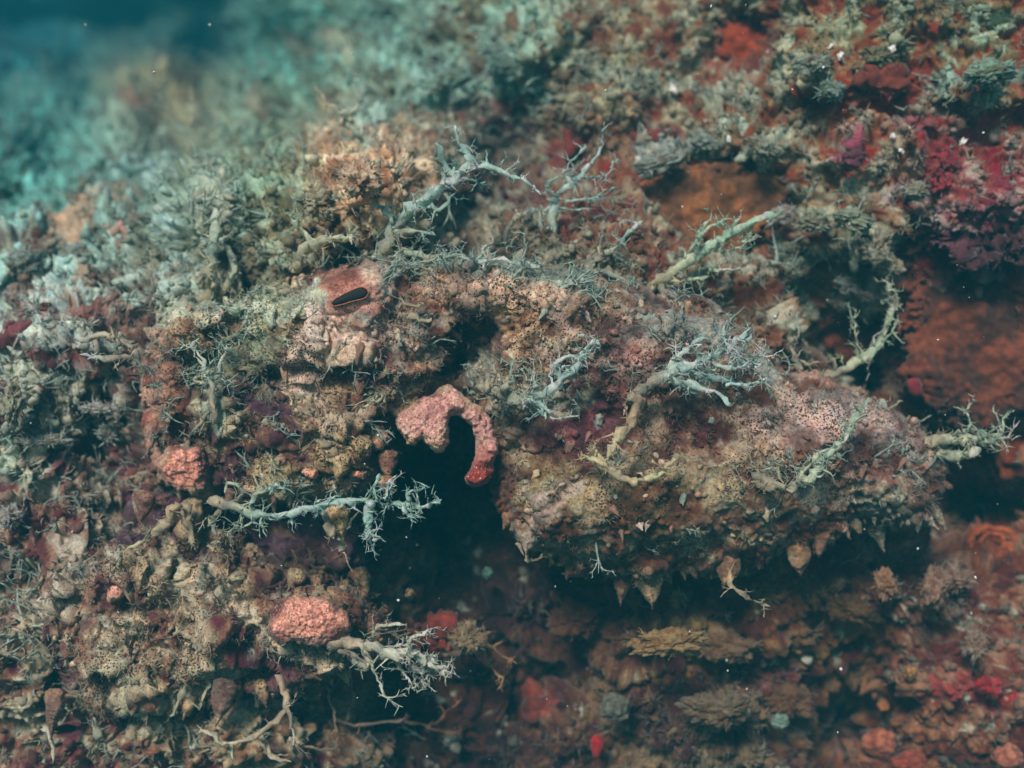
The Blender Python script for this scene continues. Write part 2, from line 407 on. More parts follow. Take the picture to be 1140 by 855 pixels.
def relief(name, poly, y0, T, edge, step, mat, colfn, feat=None, disp=None, back=.5, ragged=0, parent=None, sm=2, roundness=.5, seed=0):
    """a solid, rounded body whose outline is poly, T thick towards the viewer, with relief features and noise along its normals"""
    poly = smooth_poly(poly, sm) if sm else poly
    A = np.array(poly); x0, y0_, x1, y1 = A[:, 0].min() - 3, A[:, 1].min() - 3, A[:, 0].max() + 3, A[:, 1].max() + 3
    xs = np.arange(x0, x1 + step, step); ys = np.arange(y0_, y1 + step, step)
    X, Y = np.meshgrid(xs, ys); ny, nx = X.shape
    sd = polysd(X, Y, poly)
    pf = W(X.ravel(), Y.ravel(), 0 * X.ravel())
    if ragged: sd = sd + ragged * (fbm(pf, 60, 2, seed + 40) + .6 * fbm(pf, 240, 2, seed + 41)).reshape(ny, nx) + ragged * .1
    s = np.clip(sd / edge, 0, 1)
    prof = (1 - (1 - s) ** 2) ** roundness
    yy = (y0(X, Y) if callable(y0) else y0)
    h = T * prof
    if feat is not None: h = h + feat(X, Y) * sstep(0, 1, sd / min(edge, 25))
    Pf = W(X.ravel(), Y.ravel(), (yy - h).ravel())
    n = gridnorm(Pf, ny, nx)
    hh = np.zeros(len(Pf))
    if disp is not None:
        dd = disp(Pf, X.ravel(), Y.ravel()); hh = dd[1]
        Pf = Pf + n * (dd[0] * sstep(-.05, .5, s.ravel()))[:, None]
    Pb = W(X.ravel(), Y.ravel(), (yy + T * prof * back + .0006).ravel() if not np.isscalar(yy) else (yy + T * prof * back + .0006).ravel())
    C = colfn(X.ravel(), Y.ravel(), Pf, hh)
    ins = sd > 0
    cell = ins[:-1, :-1] & ins[1:, :-1] & ins[:-1, 1:] & ins[1:, 1:]
    idx = np.arange(ny * nx).reshape(ny, nx)
    j, i = np.nonzero(cell)
    a, b, c, d = idx[j, i], idx[j + 1, i], idx[j + 1, i + 1], idx[j, i + 1]
    Fr = np.stack([a, b, c, d], 1)
    o2 = ny * nx
    Bk = np.stack([a, d, c, b], 1) + o2
    # rim
    cp = np.pad(cell, 1)
    S = []
    up = cell & ~cp[:-2, 1:-1]; j, i = np.nonzero(up); S.append(np.stack([idx[j, i], idx[j, i + 1], idx[j, i + 1] + o2, idx[j, i] + o2], 1))
    dn = cell & ~cp[2:, 1:-1]; j, i = np.nonzero(dn); S.append(np.stack([idx[j + 1, i + 1], idx[j + 1, i], idx[j + 1, i] + o2, idx[j + 1, i + 1] + o2], 1))
    lf = cell & ~cp[1:-1, :-2]; j, i = np.nonzero(lf); S.append(np.stack([idx[j + 1, i], idx[j, i], idx[j, i] + o2, idx[j + 1, i] + o2], 1))
    rt = cell & ~cp[1:-1, 2:]; j, i = np.nonzero(rt); S.append(np.stack([idx[j, i + 1], idx[j + 1, i + 1], idx[j + 1, i + 1] + o2, idx[j, i + 1] + o2], 1))
    F = np.concatenate([Fr, Bk] + S)
    V = np.concatenate([Pf, Pb]); CC = np.concatenate([C, C])
    used = np.zeros(len(V), bool); used[F.ravel()] = True
    m = np.cumsum(used) - 1
    frontsel = used[:o2]
    o = mesh_np(name, V[used], m[F], mat, CC[used], parent)
    fs = np.nonzero(frontsel)[0]
    o_data = (Pf[fs], n[fs], C[fs])
    return o, o_data

def tube(path, r, y, seg=7, sub=4, bumpy=.15, seed=0, base=0):
    """path in photo pixels at distance y (number or one per point), radius r in pixels (number or one per point) -> V, F"""
    p = np.array(path, float); k = len(p)
    yy = np.broadcast_to(np.asarray(y, float), (k,))
    if np.ndim(r) == 0: rr = np.linspace(r, r * .35, k)
    elif len(r) == 2: rr = np.linspace(r[0], r[1], k)
    else: rr = np.asarray(r, float)
    q = np.concatenate([p, yy[:, None] / U, rr[:, None]], 1)
    # catmull-rom
    out = []
    qe = np.vstack([2 * q[0] - q[1], q, 2 * q[-1] - q[-2]])
    for a in range(1, k):
        p0, p1, p2, p3 = qe[a - 1], qe[a], qe[a + 1], qe[a + 2]
        for t in np.linspace(0, 1, sub, endpoint=False):
            out.append(.5 * ((2 * p1) + (-p0 + p2) * t + (2 * p0 - 5 * p1 + 4 * p2 - p3) * t * t + (-p0 + 3 * p1 - 3 * p2 + p3) * t ** 3))
    out.append(q[-1]); out = np.array(out); n = len(out)
    C = W(out[:, 0], out[:, 1], out[:, 2] * U)
    R = np.maximum(out[:, 3] * .66, .44) * U
    rg = np.random.default_rng(seed + int(p[0, 0] * 7 + p[0, 1]))
    C = C + rg.normal(size=C.shape) * (R * .22)[:, None]
    T_ = np.gradient(C, axis=0); T_ /= np.linalg.norm(T_, axis=1)[:, None] + 1e-12
    ref = np.array([.1, -1, .07]); A = np.cross(T_, ref); A /= np.linalg.norm(A, axis=1)[:, None] + 1e-9
    B = np.cross(T_, A)
    th = np.linspace(0, 2 * np.pi, seg, endpoint=False)
    jit = 1 + bumpy * rg.normal(size=(n, seg)).clip(-1.6, 1.6) + .18 * rg.normal(size=(n, 1)).clip(-1.5, 1.5)
    jit[-1] *= .35; jit[0] *= .8
    V = C[:, None] + (R[:, None] * jit)[..., None] * (np.cos(th)[None, :, None] * A[:, None] + np.sin(th)[None, :, None] * B[:, None])
    V = V.reshape(-1, 3)
    F = []
    for a in range(n - 1):
        for b in range(seg):
            c = (b + 1) % seg
            F.append((a * seg + b, a * seg + c, (a + 1) * seg + c, (a + 1) * seg + b))
    V = np.vstack([V, C[:1], C[-1:] + T_[-1:] * R[-1] * .8])
    for b in range(seg):
        c = (b + 1) % seg
        F.append((len(V) - 2, len(V) - 2, c, b)); F.append((len(V) - 1, len(V) - 1, (n - 1) * seg + b, (n - 1) * seg + c))
    F = np.array(F)
    return V, F + base
def fix(F):      # triangles from quads (degenerate corners dropped)
    t1 = F[:, [0, 1, 2]]; t2 = F[:, [0, 2, 3]]
    T_ = np.vstack([t1, t2])
    ok = (T_[:, 0] != T_[:, 1]) & (T_[:, 1] != T_[:, 2]) & (T_[:, 0] != T_[:, 2])
    return T_[ok]
# many little frilly, forked filaments: too fine to pick apart, joined
def frond_arrays(P0, N0, C0, size, seed, lean=(0, -.1, .25), depth=2):
    rg = np.random.default_rng(seed)
    # vectorised: each frond = a bent stem with side twigs, each a 3-sided tapered tube of m rings
    def strands(p, d, L, w, col, m=5):
        k = len(p); cs = [p]; dd = d.copy(); cur = rg.normal(size=(k, 3)) * .30
        for _ in range(m - 1):
            dd = dd + cur + rg.normal(size=(k, 3)) * .16; dd /= np.linalg.norm(dd, axis=1)[:, None]
            cs.append(cs[-1] + dd * (L / (m - 1))[:, None])
        Cn = np.stack(cs, 1)
        a = np.cross(d, rg.normal(size=(k, 3))); a /= np.linalg.norm(a, axis=1)[:, None] + 1e-9; b = np.cross(d, a)
        tp = np.linspace(1, .28, m)[None, :, None, None]
        R = w[:, None, None, None] * tp * (1 + .22 * rg.normal(size=(k, m, 1, 1)).clip(-1.5, 1.5))
        ang = np.array([0, 2.09, 4.19])[None, None, :, None]
        V = Cn[:, :, None] + R * (np.cos(ang) * a[:, None, None] + np.sin(ang) * b[:, None, None])
        f = []
        for i in range(m - 1):
            for j in range(3):
                q = (j + 1) % 3; f += [(i * 3 + j, i * 3 + q, (i + 1) * 3 + q), (i * 3 + j, (i + 1) * 3 + q, (i + 1) * 3 + j)]
        F = np.array(f)[None] + (np.arange(k) * m * 3)[:, None, None]
        Cc = np.repeat(col[:, None], m * 3, 1) * (1 + .12 * rg.normal(size=(k, 1, 1)))
        return Cn, V.reshape(-1, 3), F.reshape(-1, 3), Cc.reshape(-1, 3)
    k = len(P0); d = N0 * .55 + rg.normal(size=(k, 3)) * .6 + np.array(lean); d /= np.linalg.norm(d, axis=1)[:, None]
    Vs, Fs, Cs = [], [], []; base = 0
    level = [(P0 - N0 * size[:, None] * .08, d, size, size * .045 + .00016, C0)]
    for lv in range(depth + 1):
        nxt = []
        for (p, d, L, w, col) in level:
            Cn, V, F, Cc = strands(p, d, L, w, col, 8 if lv == 0 else 6)
            Vs.append(V); Fs.append(F + base); Cs.append(Cc); base += len(V)
            if lv < depth:
                for q in range(3 if lv == 0 else 2):
                    i = rg.integers(1, Cn.shape[1] - 1, len(p)); pp = Cn[np.arange(len(p)), i]
                    dn = d + rg.normal(size=d.shape) * .5; dn /= np.linalg.norm(dn, axis=1)[:, None]
                    nxt.append((pp, dn, L * rg.uniform(.35, .65, len(p)), w * .6, np.clip(col * 1.08, 0, .8)))
        level = nxt
    return np.vstack(Vs), np.vstack(Fs), np.clip(np.vstack(Cs), .004, .8)
def fronds(name, P0, N0, C0, size, seed, mat, parent=None, lean=(0, -.1, .25), depth=2):
    V, F, Cc = frond_arrays(P0, N0, C0, size, seed, lean, depth)
    return mesh_np(name, V, F, mat, Cc, parent)
def tassel(name, branches, y, colr, parent=None, twigs=0, seed=1, mat=None, tipcol=None, fuzz=0):
    """branches: list of (points, radius[, y])"""
    Vs, Fs = [], []; b0 = 0
    rg = np.random.default_rng(seed)
    allb = list(branches)
    for br in branches:
        pts = br[0]; r = br[1] if np.ndim(br[1]) == 0 else br[1][0]
        L = sum(math.dist(pts[i], pts[i + 1]) for i in range(len(pts) - 1))
        for _ in range(int(twigs * L / 40)):
            i = rg.integers(0, len(pts) - 1); t = rg.random()
            x = pts[i][0] * (1 - t) + pts[i + 1][0] * t; z = pts[i][1] * (1 - t) + pts[i + 1][1] * t
            a0 = math.atan2(pts[i + 1][1] - pts[i][1], pts[i + 1][0] - pts[i][0]) + rg.choice([-1, 1]) * rg.uniform(.5, 1.3)
            l = rg.uniform(4, 15); a1 = a0 + rg.uniform(-.6, .6)
            allb.append(([(x, z), (x + l * .5 * math.cos(a0), z + l * .5 * math.sin(a0)), (x + l * .5 * math.cos(a0) + l * .5 * math.cos(a1), z + l * .5 * math.sin(a0) + l * .5 * math.sin(a1))],
                         (min(r * .4, 2.0), .7), float(np.broadcast_to(br[2] if len(br) > 2 else y, (len(pts),))[i]) - r * U * .3))
        for _ in range(int(fuzz * L / 40)):
            i = rg.integers(0, len(pts) - 1); t = rg.random()
            x = pts[i][0] * (1 - t) + pts[i + 1][0] * t + rg.normal() * r * .5; z = pts[i][1] * (1 - t) + pts[i + 1][1] * t + rg.normal() * r * .5
            a0 = rg.uniform(0, 6.28); l = rg.uniform(2, 5) + r * .5
            yb = float(np.broadcast_to(br[2] if len(br) > 2 else y, (len(pts),))[i]) - r * U * .5
            allb.append(([(x, z), (x + l * math.cos(a0), z + l * math.sin(a0))], (max(1.6, r * .35), .8), yb + rg.normal() * r * U * .4))
    for k, br in enumerate(allb):
        yy = br[2] if len(br) > 2 else y
        V, F = tube(br[0], br[1], yy, seed=seed + k, seg=6 if k >= len(branches) else 8, sub=2 if k >= len(branches) else 5, base=b0)
        Vs.append(V); Fs.append(F); b0 += len(V)
    V = np.vstack(Vs); F = fix(np.vstack(Fs))
    V = V + (np.stack([fbm(V, 200, 3, 50), fbm(V, 200, 3, 52), fbm(V, 200, 3, 54)], 1) * .0016)
    c = lin(colr) * (.74 / max(lin(colr).max(), .3)); n = fbm(V, 150, 3, 33)[:, None]; n2 = perlin(V, 700, 35)[:, None]
    base = V[:, 2:3] * 0 + 1
    r0 = np.array(branches[0][0][0], float); vx = 570 + V[:, 0] / U * D / (D + V[:, 1]); vy = 427.5 - V[:, 2] / U * D / (D + V[:, 1])
    away = sstep(8, 85, np.hypot(vx - r0[0], vy - r0[1]) + 22 * fbm(V, 110, 2, 37))[:, None]
    cb = lin((172, 148, 120))                       # the skin colour runs up the stem, the tips are pale
    c = cb + (c - cb) * (.25 + .75 * away)
    C = c * (1 + .45 * n + .25 * n2) * np.concatenate([base + .12 * n, base, base - .10 * n], 1)
    C = np.clip(C, .01, .75)
    nf = int(9 * fuzz * sum(math.dist(b[0][i], b[0][i + 1]) for b in branches for i in range(len(b[0]) - 1)) / 60)
    if nf:
        q = rg.integers(0, len(V), nf); N_ = rg.normal(size=(nf, 3)) + np.array([0, -.6, .2]); N_ /= np.linalg.norm(N_, axis=1)[:, None]
        V2, F2, C2 = frond_arrays(V[q], N_, C[q] * .95, .0026 + .0065 * rg.random(nf) ** 1.6, seed + 3, (0, -.05, .1), 1)
        F = np.vstack([F, F2 + len(V)]); V = np.vstack([V, V2]); C = np.vstack([C, C2])
    return mesh_np(name, V, F, mat or M_cirri, C, parent)

_ICO = {}
def ico(sub):
    if sub not in _ICO:
        import bmesh
        bm = bmesh.new(); bmesh.ops.create_icosphere(bm, subdivisions=sub, radius=1)
        _ICO[sub] = (np.array([v.co[:] for v in bm.verts]), np.array([[v.index for v in f.verts] for f in bm.faces])); bm.free()
    return _ICO[sub]
def lump(name, px, py, y, rx, ry, ryd=None, colr=(150, 150, 140), col2=None, mat=None, sub=5, rough=.35, freq=1.3, rot=0, seed=0, parent=None, fine=.1, cauli=.25):
    V, F = ico(sub)
    V = V.copy(); rg = np.random.default_rng(seed + 17); off = rg.random(3) * 50
    Q = V + off
    d = rough * fbm(Q, freq, 3, 3) + cauli * (.55 - worley(Q, freq * 2.6, 5)) + fine * fbm(Q, freq * 9, 2, 7)
    P = V * (1 + d)[:, None]
    S = np.array([rx, ryd or min(rx, ry), ry]) * U * (D + y) / D
    P = P * S
    a = math.radians(rot); c, s = math.cos(a), math.sin(a)
    P = np.stack([P[:, 0] * c + P[:, 2] * s, P[:, 1], -P[:, 0] * s + P[:, 2] * c], 1)
    ctr = W(px, py, y)
    c1 = lin(colr); c2 = lin(col2) if col2 is not None else c1 * .55
    t = sstep(-.5, .5, fbm(Q, freq * 2, 3, 9) + .8 * d / max(rough + cauli, .01))[:, None]
    C = (c2 + (c1 - c2) * t) * (1 + .25 * fbm(Q, freq * 12, 2, 12))[:, None]
    return mesh_np(name, P + ctr, F, mat or M_turf, np.clip(C, .005, .85), parent, loc=ctr)

# ------------------------------------------------------------------ the reef slope
DEPTH = [  # x, y, metres behind the fish plane
 (-150, -100, 2.2), (0, -60, 2.1), (20, 10, 1.7), (130, 10, 1.5), (240, -40, 1.6), (230, 60, 1.15), (90, 60, 1.25), (0, 90, .95), (-150, 120, .7), (60, 150, .65), (180, 130, .58),
 (0, 210, .36), (150, 210, .28), (-150, 280, .12), (0, 300, .09), (130, 300, .09), (300, 40, .85), (300, 130, .42), (420, -60, .7), (420, 20, .52), (430, 110, .22),
 (520, 60, .24), (560, 150, .20), (650, -60, .28), (620, 60, .14), (520, 230, .11), (700, 140, .11), (800, 40, .13), (860, 140, .075), (800, 230, .10), (960, 60, .06), (1100, 40, .05), (1280, -50, .1),
 (960, 200, .05), (1100, 220, .04), (1270, 300, .05), (900, 330, .085), (960, 370, .10), (1060, 380, .085), (950, 430, .10), (1150, 480, .10), (1080, 560, .15),
 (1120, 650, .10), (1280, 700, .1), (1000, 640, .08), (900, 640, .065), (920, 720, .10), (1050, 760, .07), (940, 800, .13), (800, 720, .09), (850, 660, .06), (720, 690, .052), (640, 665, .07), (780, 665, .055), (780, 820, .07),
 (650, 780, .08), (600, 700, .08), (570, 620, .10), (490, 560, .15), (560, 760, .12), (500, 800, .09), (430, 660, .075), (460, 760, .10), (350, 820, .05), (250, 830, .03),
 (190, 330, .045), (150, 400, .03), (190, 570, .035), (60, 660, .02), (600, 270, .03), (680, 290, .032), (760, 320, .036), (850, 370, .045), (120, 820, .02), (0, 750, .015), (-150, 800, .03), (0, 600, .02), (0, 450, .03), (-150, 450, .06), (110, 450, .035), (100, 380, .025), (60, 540, .02), (140, 590, .035), (220, 260, .06),
 (330, 260, .035), (430, 230, .035), (300, 420, .06), (500, 420, .10), (700, 450, .10), (850, 500, .10), (300, 620, .05), (200, 700, .06), (600, 1000, .1), (100, 1000, .02), (1100, 1000, .05), (800, 940, .05), (400, 960, .07),
]
def reef_feat(X, Y):
    h = 0 * X
    for (x, y, rx, ry, rot, a) in [
        (830, 52, 36, 38, 0, -.02), (795, 228, 90, 42, 4, -.016), (960, 375, 50, 40, 0, -.025), (1070, 375, 60, 70, 0, -.01), (550, 210, 40, 32, 0, -.05), (490, 240, 40, 20, 0, -.03),
        (950, 425, 30, 20, 0, -.05), (1075, 560, 40, 25, 0, -.05), (930, 805, 26, 36, 20, -.05), (610, 750, 40, 30, 0, -.05), (480, 585, 50, 70, 0, -.04), (430, 790, 30, 30, 0, -.03),
        (120, 410, 35, 22, 0, -.03), (100, 500, 40, 40, 0, -.03), (75, 740, 22, 26, 0, -.03), (350, 790, 26, 30, 0, -.03), (145, 585, 20, 20, 0, -.02), (130, 470, 30, 20, 0, -.02),
        (560, 60, 40, 26, -25, .02), (730, 180, 50, 18, -15, .018), (930, 80, 60, 30, 0, .012), (855, 160, 60, 16, 10, .014), (1090, 90, 40, 20, 0, .014), (300, 170, 60, 30, 0, .03),
        (400, 190, 60, 50, 0, .04), (90, 250, 110, 18, -20, .02), (60, 385, 80, 12, 5, .012), (20, 480, 20, 60, 0, .014), (40, 600, 60, 20, 0, .012), (750, 715, 90, 20, -5, .02),
        (820, 790, 70, 30, 0, .015), (1000, 670, 40, 26, 0, .02), (1090, 680, 26, 40, 0, .02), (240, 250, 30, 60, 0, .02), (930, 250, 60, 20, -20, .018), (985, 290, 14, 30, 0, .015),
        (480, 100, 60, 14, -20, .02), (230, 55, 60, 20, 0, -.12), (90, 20, 100, 16, 0, -.2)]:
        h = h + a * gauss(X, Y, x, y, rx * 1.2, ry * 1.2, rot)
    return h
SMOOTH = [(830, 50, 42, 48), (800, 228, 115, 55), (955, 375, 45, 45), (1070, 380, 90, 80), (560, 620, 60, 60), (610, 745, 60, 40)]
nx, ny = 900, 690
xs = np.linspace(-170, 1310, nx); ys = np.linspace(-150, 1010, ny)
X, Y = np.meshgrid(xs, ys)
dep = np.exp(shep(X, Y, [d[:2] for d in DEPTH], [math.log(d[2] + .05) for d in DEPTH], 60)[..., 0]) - .05
dep = dep * (1 + .75 * sstep(.3, 1.3, dep))
dep = dep - reef_feat(X, Y) * (1 + dep)
P = W(X.ravel(), Y.ravel(), dep.ravel())
n = gridnorm(P, ny, nx)
sm = np.ones(X.size)
for (x, y, rx, ry) in SMOOTH: sm *= 1 - .75 * gauss(X.ravel(), Y.ravel(), x, y, rx, ry)
far = 1 + 1.8 * sstep(.15, .9, dep.ravel())
d1 = fbm(P, 28, 2, 0); d2 = .5 - worley(P + .002 * fbm(P, 150, 1, 60)[:, None], 85, 1); d3 = fbm(P, 150, 3, 6, .6); d4 = .5 - worley(P, 330, 9)
ridg = .5 - np.abs(perlin(P, 60, 14)) * 2
def web(P, s=80):        # strands of soft growth drawn over the hollows
    Q = P + .006 * np.stack([perlin(P, 45, s), perlin(P, 45, s + 1), perlin(P, 45, s + 2)], 1)
    a = 1 - np.abs(perlin(Q, 34, s + 3)) * 5; b = 1 - np.abs(perlin(Q, 75, s + 4)) * 4.5
    return np.clip(np.maximum(a, b * .8), -.6, 1)
fx, fy = X.ravel(), Y.ravel()
wz = np.clip(gauss(fx, fy, 60, 640, 260, 260) + gauss(fx, fy, 250, 800, 300, 90) + .8 * gauss(fx, fy, 100, 330, 160, 90) + .5 * gauss(fx, fy, 250, 200, 200, 90) + .35, 0, 1)
wb = web(P) * wz
hh = .9 * wb + .4 * d1 + .55 * d2 + .5 * d3 + .25 * d4 + .2 * ridg
soft = 1 - .45 * np.clip(gauss(fx, fy, 100, 700, 320, 220), 0, 1)
sm = sm * soft
disp = (.012 * d1 + .004 * ridg + .0085 * wb) * far + sm * (.0085 * d2 * far * .75 + .0045 * d3 + .0014 * d4)
P = P + n * disp[:, None]
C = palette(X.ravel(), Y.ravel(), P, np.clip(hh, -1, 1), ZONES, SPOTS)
idx = np.arange(ny * nx).reshape(ny, nx)
F = np.stack([idx[:-1, :-1], idx[1:, :-1], idx[1:, 1:], idx[:-1, 1:]], -1).reshape(-1, 4)
reef = mesh_np('reef_slope', P, F, M_reef, C)
tag(reef, kind='structure')
reefn = gridnorm(P, ny, nx); reefP, reefC, reefh, reefXY, reefsm = P, C, hh, np.stack([X.ravel(), Y.ravel()], 1), sm

# ------------------------------------------------------------------ growing turf (joined: nobody could count it)
def turf_mesh(name, P, n, C, size, kind, seed, mat=None, parent=None):
    """size in metres per tuft; kind 'thread' or 'blob'"""
    rg = np.random.default_rng(seed); k = len(P)
    if kind == 'blob':
        V0, F0 = ico(1); V0 = V0 * 1.0; nv = len(V0)
        R = rg.normal(size=(k, 3, 3)); Q, _ = np.linalg.qr(R)
        sc = size[:, None] * rg.uniform(.5, 1.3, (k, 3))
        V = V0[None] * (1 + .28 * rg.normal(size=(k, nv, 1)).clip(-1.5, 1.5)) * sc[:, None]
        V = np.einsum('kij,kvj->kvi', Q, V) + (P + n * size[:, None] * .35)[:, None]
        F = F0[None] + (np.arange(k) * nv)[:, None, None]
        CC = np.repeat(C[:, None], nv, 1) * (1 + .15 * rg.normal(size=(k, nv, 1)))
        return mesh_np(name, V.reshape(-1, 3), F.reshape(-1, 3), mat or M_turf, np.clip(CC.reshape(-1, 3), .004, .85), parent, smooth=True)
    S = 5
    t = rg.normal(size=(k, S, 3)); d = n[:, None] * .8 + t * .75 + np.array([0, 0, .15]); d /= np.linalg.norm(d, axis=2)[..., None]
    L = (size[:, None] * rg.uniform(.6, 1.6, (k, S)))[..., None]
    w = np.cross(d, rg.normal(size=(k, S, 3))); w /= np.linalg.norm(w, axis=2)[..., None]
    u = np.cross(d, w)
    wd = (size[:, None, None] * .13)
    base = P[:, None] + t * size[:, None, None] * .25 - n[:, None] * size[:, None, None] * .2
    mid = base + d * L * .55 + u * L * rg.normal(size=(k, S, 1)) * .12
    tip = mid + d * L * .45 + u * L * rg.normal(size=(k, S, 1)) * .35
    V = np.stack([base + w * wd, base - w * wd, base + u * wd, mid + w * wd * .8, mid - w * wd * .8, mid + u * wd * .8, tip], 2)   # k,S,7,3
    f0 = np.array([[0, 1, 4], [0, 4, 3], [1, 2, 5], [1, 5, 4], [2, 0, 3], [2, 3, 5], [3, 4, 6], [4, 5, 6], [5, 3, 6]])
    F = f0[None] + (np.arange(k * S) * 7)[:, None, None]
    CC = np.repeat(np.repeat(C[:, None, None], S, 1), 7, 2)
    CC = CC * (1 + .18 * rg.normal(size=(k, S, 1, 1)))
    return mesh_np(name, V.reshape(-1, 3), F.reshape(-1, 3), mat or M_turf, np.clip(CC.reshape(-1, 3), .004, .85), parent, smooth=True)
def pale(C, t, to=(170, 180, 165)):
    return C * (1 - t) + lin(to)[None] * t
inview = (reefXY[:, 0] > -90) & (reefXY[:, 0] < 1230) & (reefXY[:, 1] > -70) & (reefXY[:, 1] < 930)
prob = inview * sstep(-.25, .45, reefh) * reefsm ** 2 + 1e-9 * inview
sat = (reefC.max(1) - reefC.min(1)) / (reefC.max(1) + 1e-6); prob = prob * sstep(.86, .62, sat) + 1e-9
prob /= prob.sum()
ii = rng.choice(len(prob), 12000, p=prob)
sz = (.0011 + .0019 * rng.random(len(ii)) ** 2) * (1 + 1.2 * reefP[ii, 1].clip(0, 1))
o = turf_mesh('algae_nubs', reefP[ii], reefn[ii], reefC[ii] * 1.12, sz, 'blob', 3); tag(o, kind='stuff')
o['label'] = 'knobbly pale and brown algae turf coating the reef'
ii = rng.choice(len(prob), 13000, p=prob)
sz = (.0020 + .0028 * rng.random(len(ii)) ** 2) * (1 + 1.2 * reefP[ii, 1].clip(0, 1))
o = turf_mesh('algae_turf', reefP[ii], reefn[ii], pale(reefC[ii], .25), sz, 'thread', 4); tag(o, kind='stuff')
o['label'] = 'fine thread-like algae turf growing over the reef'

# ------------------------------------------------------------------ THE FISH
fish = empty('scorpionfish', W(600, 640, .0), 'shaggy camouflaged scorpionfish lying along the reef, head to the left, covered in pale branching tassels', 'fish')
BODY = [(168, 352), (200, 333), (240, 337), (300, 320), (350, 300), (400, 285), (450, 283), (500, 290), (540, 288), (600, 294), (660, 303), (720, 316), (780, 333), (830, 368),
        (880, 405), (930, 425), (975, 440), (1010, 468), (1045, 497), (1052, 545), (1035, 585), (1000, 592), (960, 586), (920, 603), (880, 616), (840, 628), (800, 636), (760, 642),
        (700, 648), (650, 640), (610, 625), (580, 612), (562, 580), (550, 545), (548, 500), (532, 460), (505, 447), (470, 456), (446, 480), (436, 505), (428, 530), (400, 548),
        (360, 560), (300, 562), (250, 558), (210, 552), (180, 540), (163, 500), (158, 440), (160, 390)]
def body_feat(X, Y):
    h = 0 * X
    for (x, y, rx, ry, rot, a) in [
        (520, 388, 26, 36, 25, -.030), (505, 412, 16, 14, 0, -.012), (300, 430, 45, 28, 0, -.020), (225, 415, 30, 30, 0, -.018), (275, 375, 45, 18, -8, -.012), (395, 430, 40, 22, 20, -.008),
        (390, 325, 45, 36, -10, .012), (390, 400, 40, 22, 0, .006), (215, 490, 16, 16, 0, -.014), (290, 500, 50, 20, 0, -.012), (180, 450, 15, 80, 4, .012), (215, 350, 50, 14, 0, .008),
        (345, 390, 12, 44, 8, .007), (560, 325, 80, 22, 5, .012), (640, 385, 70, 28, 10, .006), (650, 465, 55, 18, 0, -.006), (700, 560, 90, 45, 0, .012), (620, 590, 40, 40, 0, .008),
        (920, 480, 80, 34, -10, .012), (850, 540, 80, 40, 0, .008), (600, 500, 30, 16, 0, -.014), (760, 345, 60, 14, 10, -.006), (800, 400, 60, 20, 0, -.004), (900, 550, 40, 14, 0, -.006),
        (745, 480, 40, 24, 0, -.006), (440, 350, 18, 40, 0, -.008), (470, 320, 26, 14, 0, -.010), (1000, 520, 40, 30, 0, -.004), (730, 610, 90, 12, 0, -.005)]:
        h = h + a * gauss(X, Y, x, y, rx, ry, rot)
    for pl, w, a in [([(600, 345), (640, 370), (700, 390), (730, 425)], 9, .004), ([(555, 400), (540, 440), (600, 450)], 12, .004), ([(700, 430), (690, 480), (670, 510)], 8, .005),
                     ([(430, 300), (500, 292), (600, 300), (700, 318)], 9, .006), ([(260, 500), (330, 480), (400, 470), (440, 430)], 9, .006), ([(200, 545), (300, 548), (400, 540)], 9, .006),
                     ([(330, 350), (300, 400), (250, 450)], 8, .005), ([(840, 470), (900, 440), (960, 450)], 10, .004), ([(600, 560), (640, 520), (740, 530), (830, 510)], 9, .004)]:
        h = h + a * np.exp(-(segdist(X, Y, pl, False) / w) ** 2)
    return h
def body_disp(P, px, py):
    d1 = fbm(P, 55, 2, 70); d2 = .5 - worley(P + .0015 * fbm(P, 200, 1, 60)[:, None], 130, 71); d3 = fbm(P, 230, 3, 72, .6); d4 = .5 - worley(P, 480, 73)
    calm = 1 - .9 * gauss(px, py, 390, 327, 46, 34)
    calm = calm * (1 - .45 * np.clip(gauss(px, py, 700, 580, 150, 60) + gauss(px, py, 900, 530, 140, 90), 0, 1))
    hd = gauss(px, py, 300, 440, 170, 130) + .35
    w = web(P, 100) * np.clip(hd, 0, 1)
    return (.0055 * d1 + .0014 * d2 + .0018 * d3 + .0002 * d4 + .0042 * w) * calm, np.clip(.5 * d1 + .3 * d2 + .5 * d3 + .8 * w, -1, 1)
def body_y(X, Y):      # the head turns a little towards the reef, the tail end leans back
    return .016 + .02 * sstep(600, 1060, X) + .012 * sstep(400, 160, X)
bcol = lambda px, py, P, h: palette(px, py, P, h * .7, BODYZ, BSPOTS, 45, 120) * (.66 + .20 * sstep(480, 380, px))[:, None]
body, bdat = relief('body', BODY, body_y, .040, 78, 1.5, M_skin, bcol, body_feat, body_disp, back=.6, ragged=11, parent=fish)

JAW = [(52, 622), (110, 604), (170, 580), (215, 575), (262, 590), (310, 622), (360, 632), (398, 655), (440, 700), (436, 738), (392, 742), (350, 768), (300, 772), (250, 760), (205, 790), (130, 800), (70, 775), (40, 700)]
def jaw_feat(X, Y):
    h = 0 * X
    for (x, y, rx, ry, rot, a) in [(75, 742, 24, 28, 0, -.02), (285, 745, 28, 24, 30, -.02), (150, 730, 26, 30, 0, -.012), (340, 690, 45, 34, 0, .006), (130, 650, 50, 24, 0, .004), (205, 640, 16, 40, 0, -.01),
                                  (360, 650, 40, 12, 0, -.008), (240, 700, 60, 12, 20, .006), (100, 690, 20, 12, 0, -.008)]:
        h = h + a * gauss(X, Y, x, y, rx, ry, rot)
    return h
def jaw_disp(P, px, py):
    a, b = body_disp(P, px, py); w = web(P, 90); return a * 1.1 + .008 * w, np.clip(b * .6 + .8 * w, -1, 1)
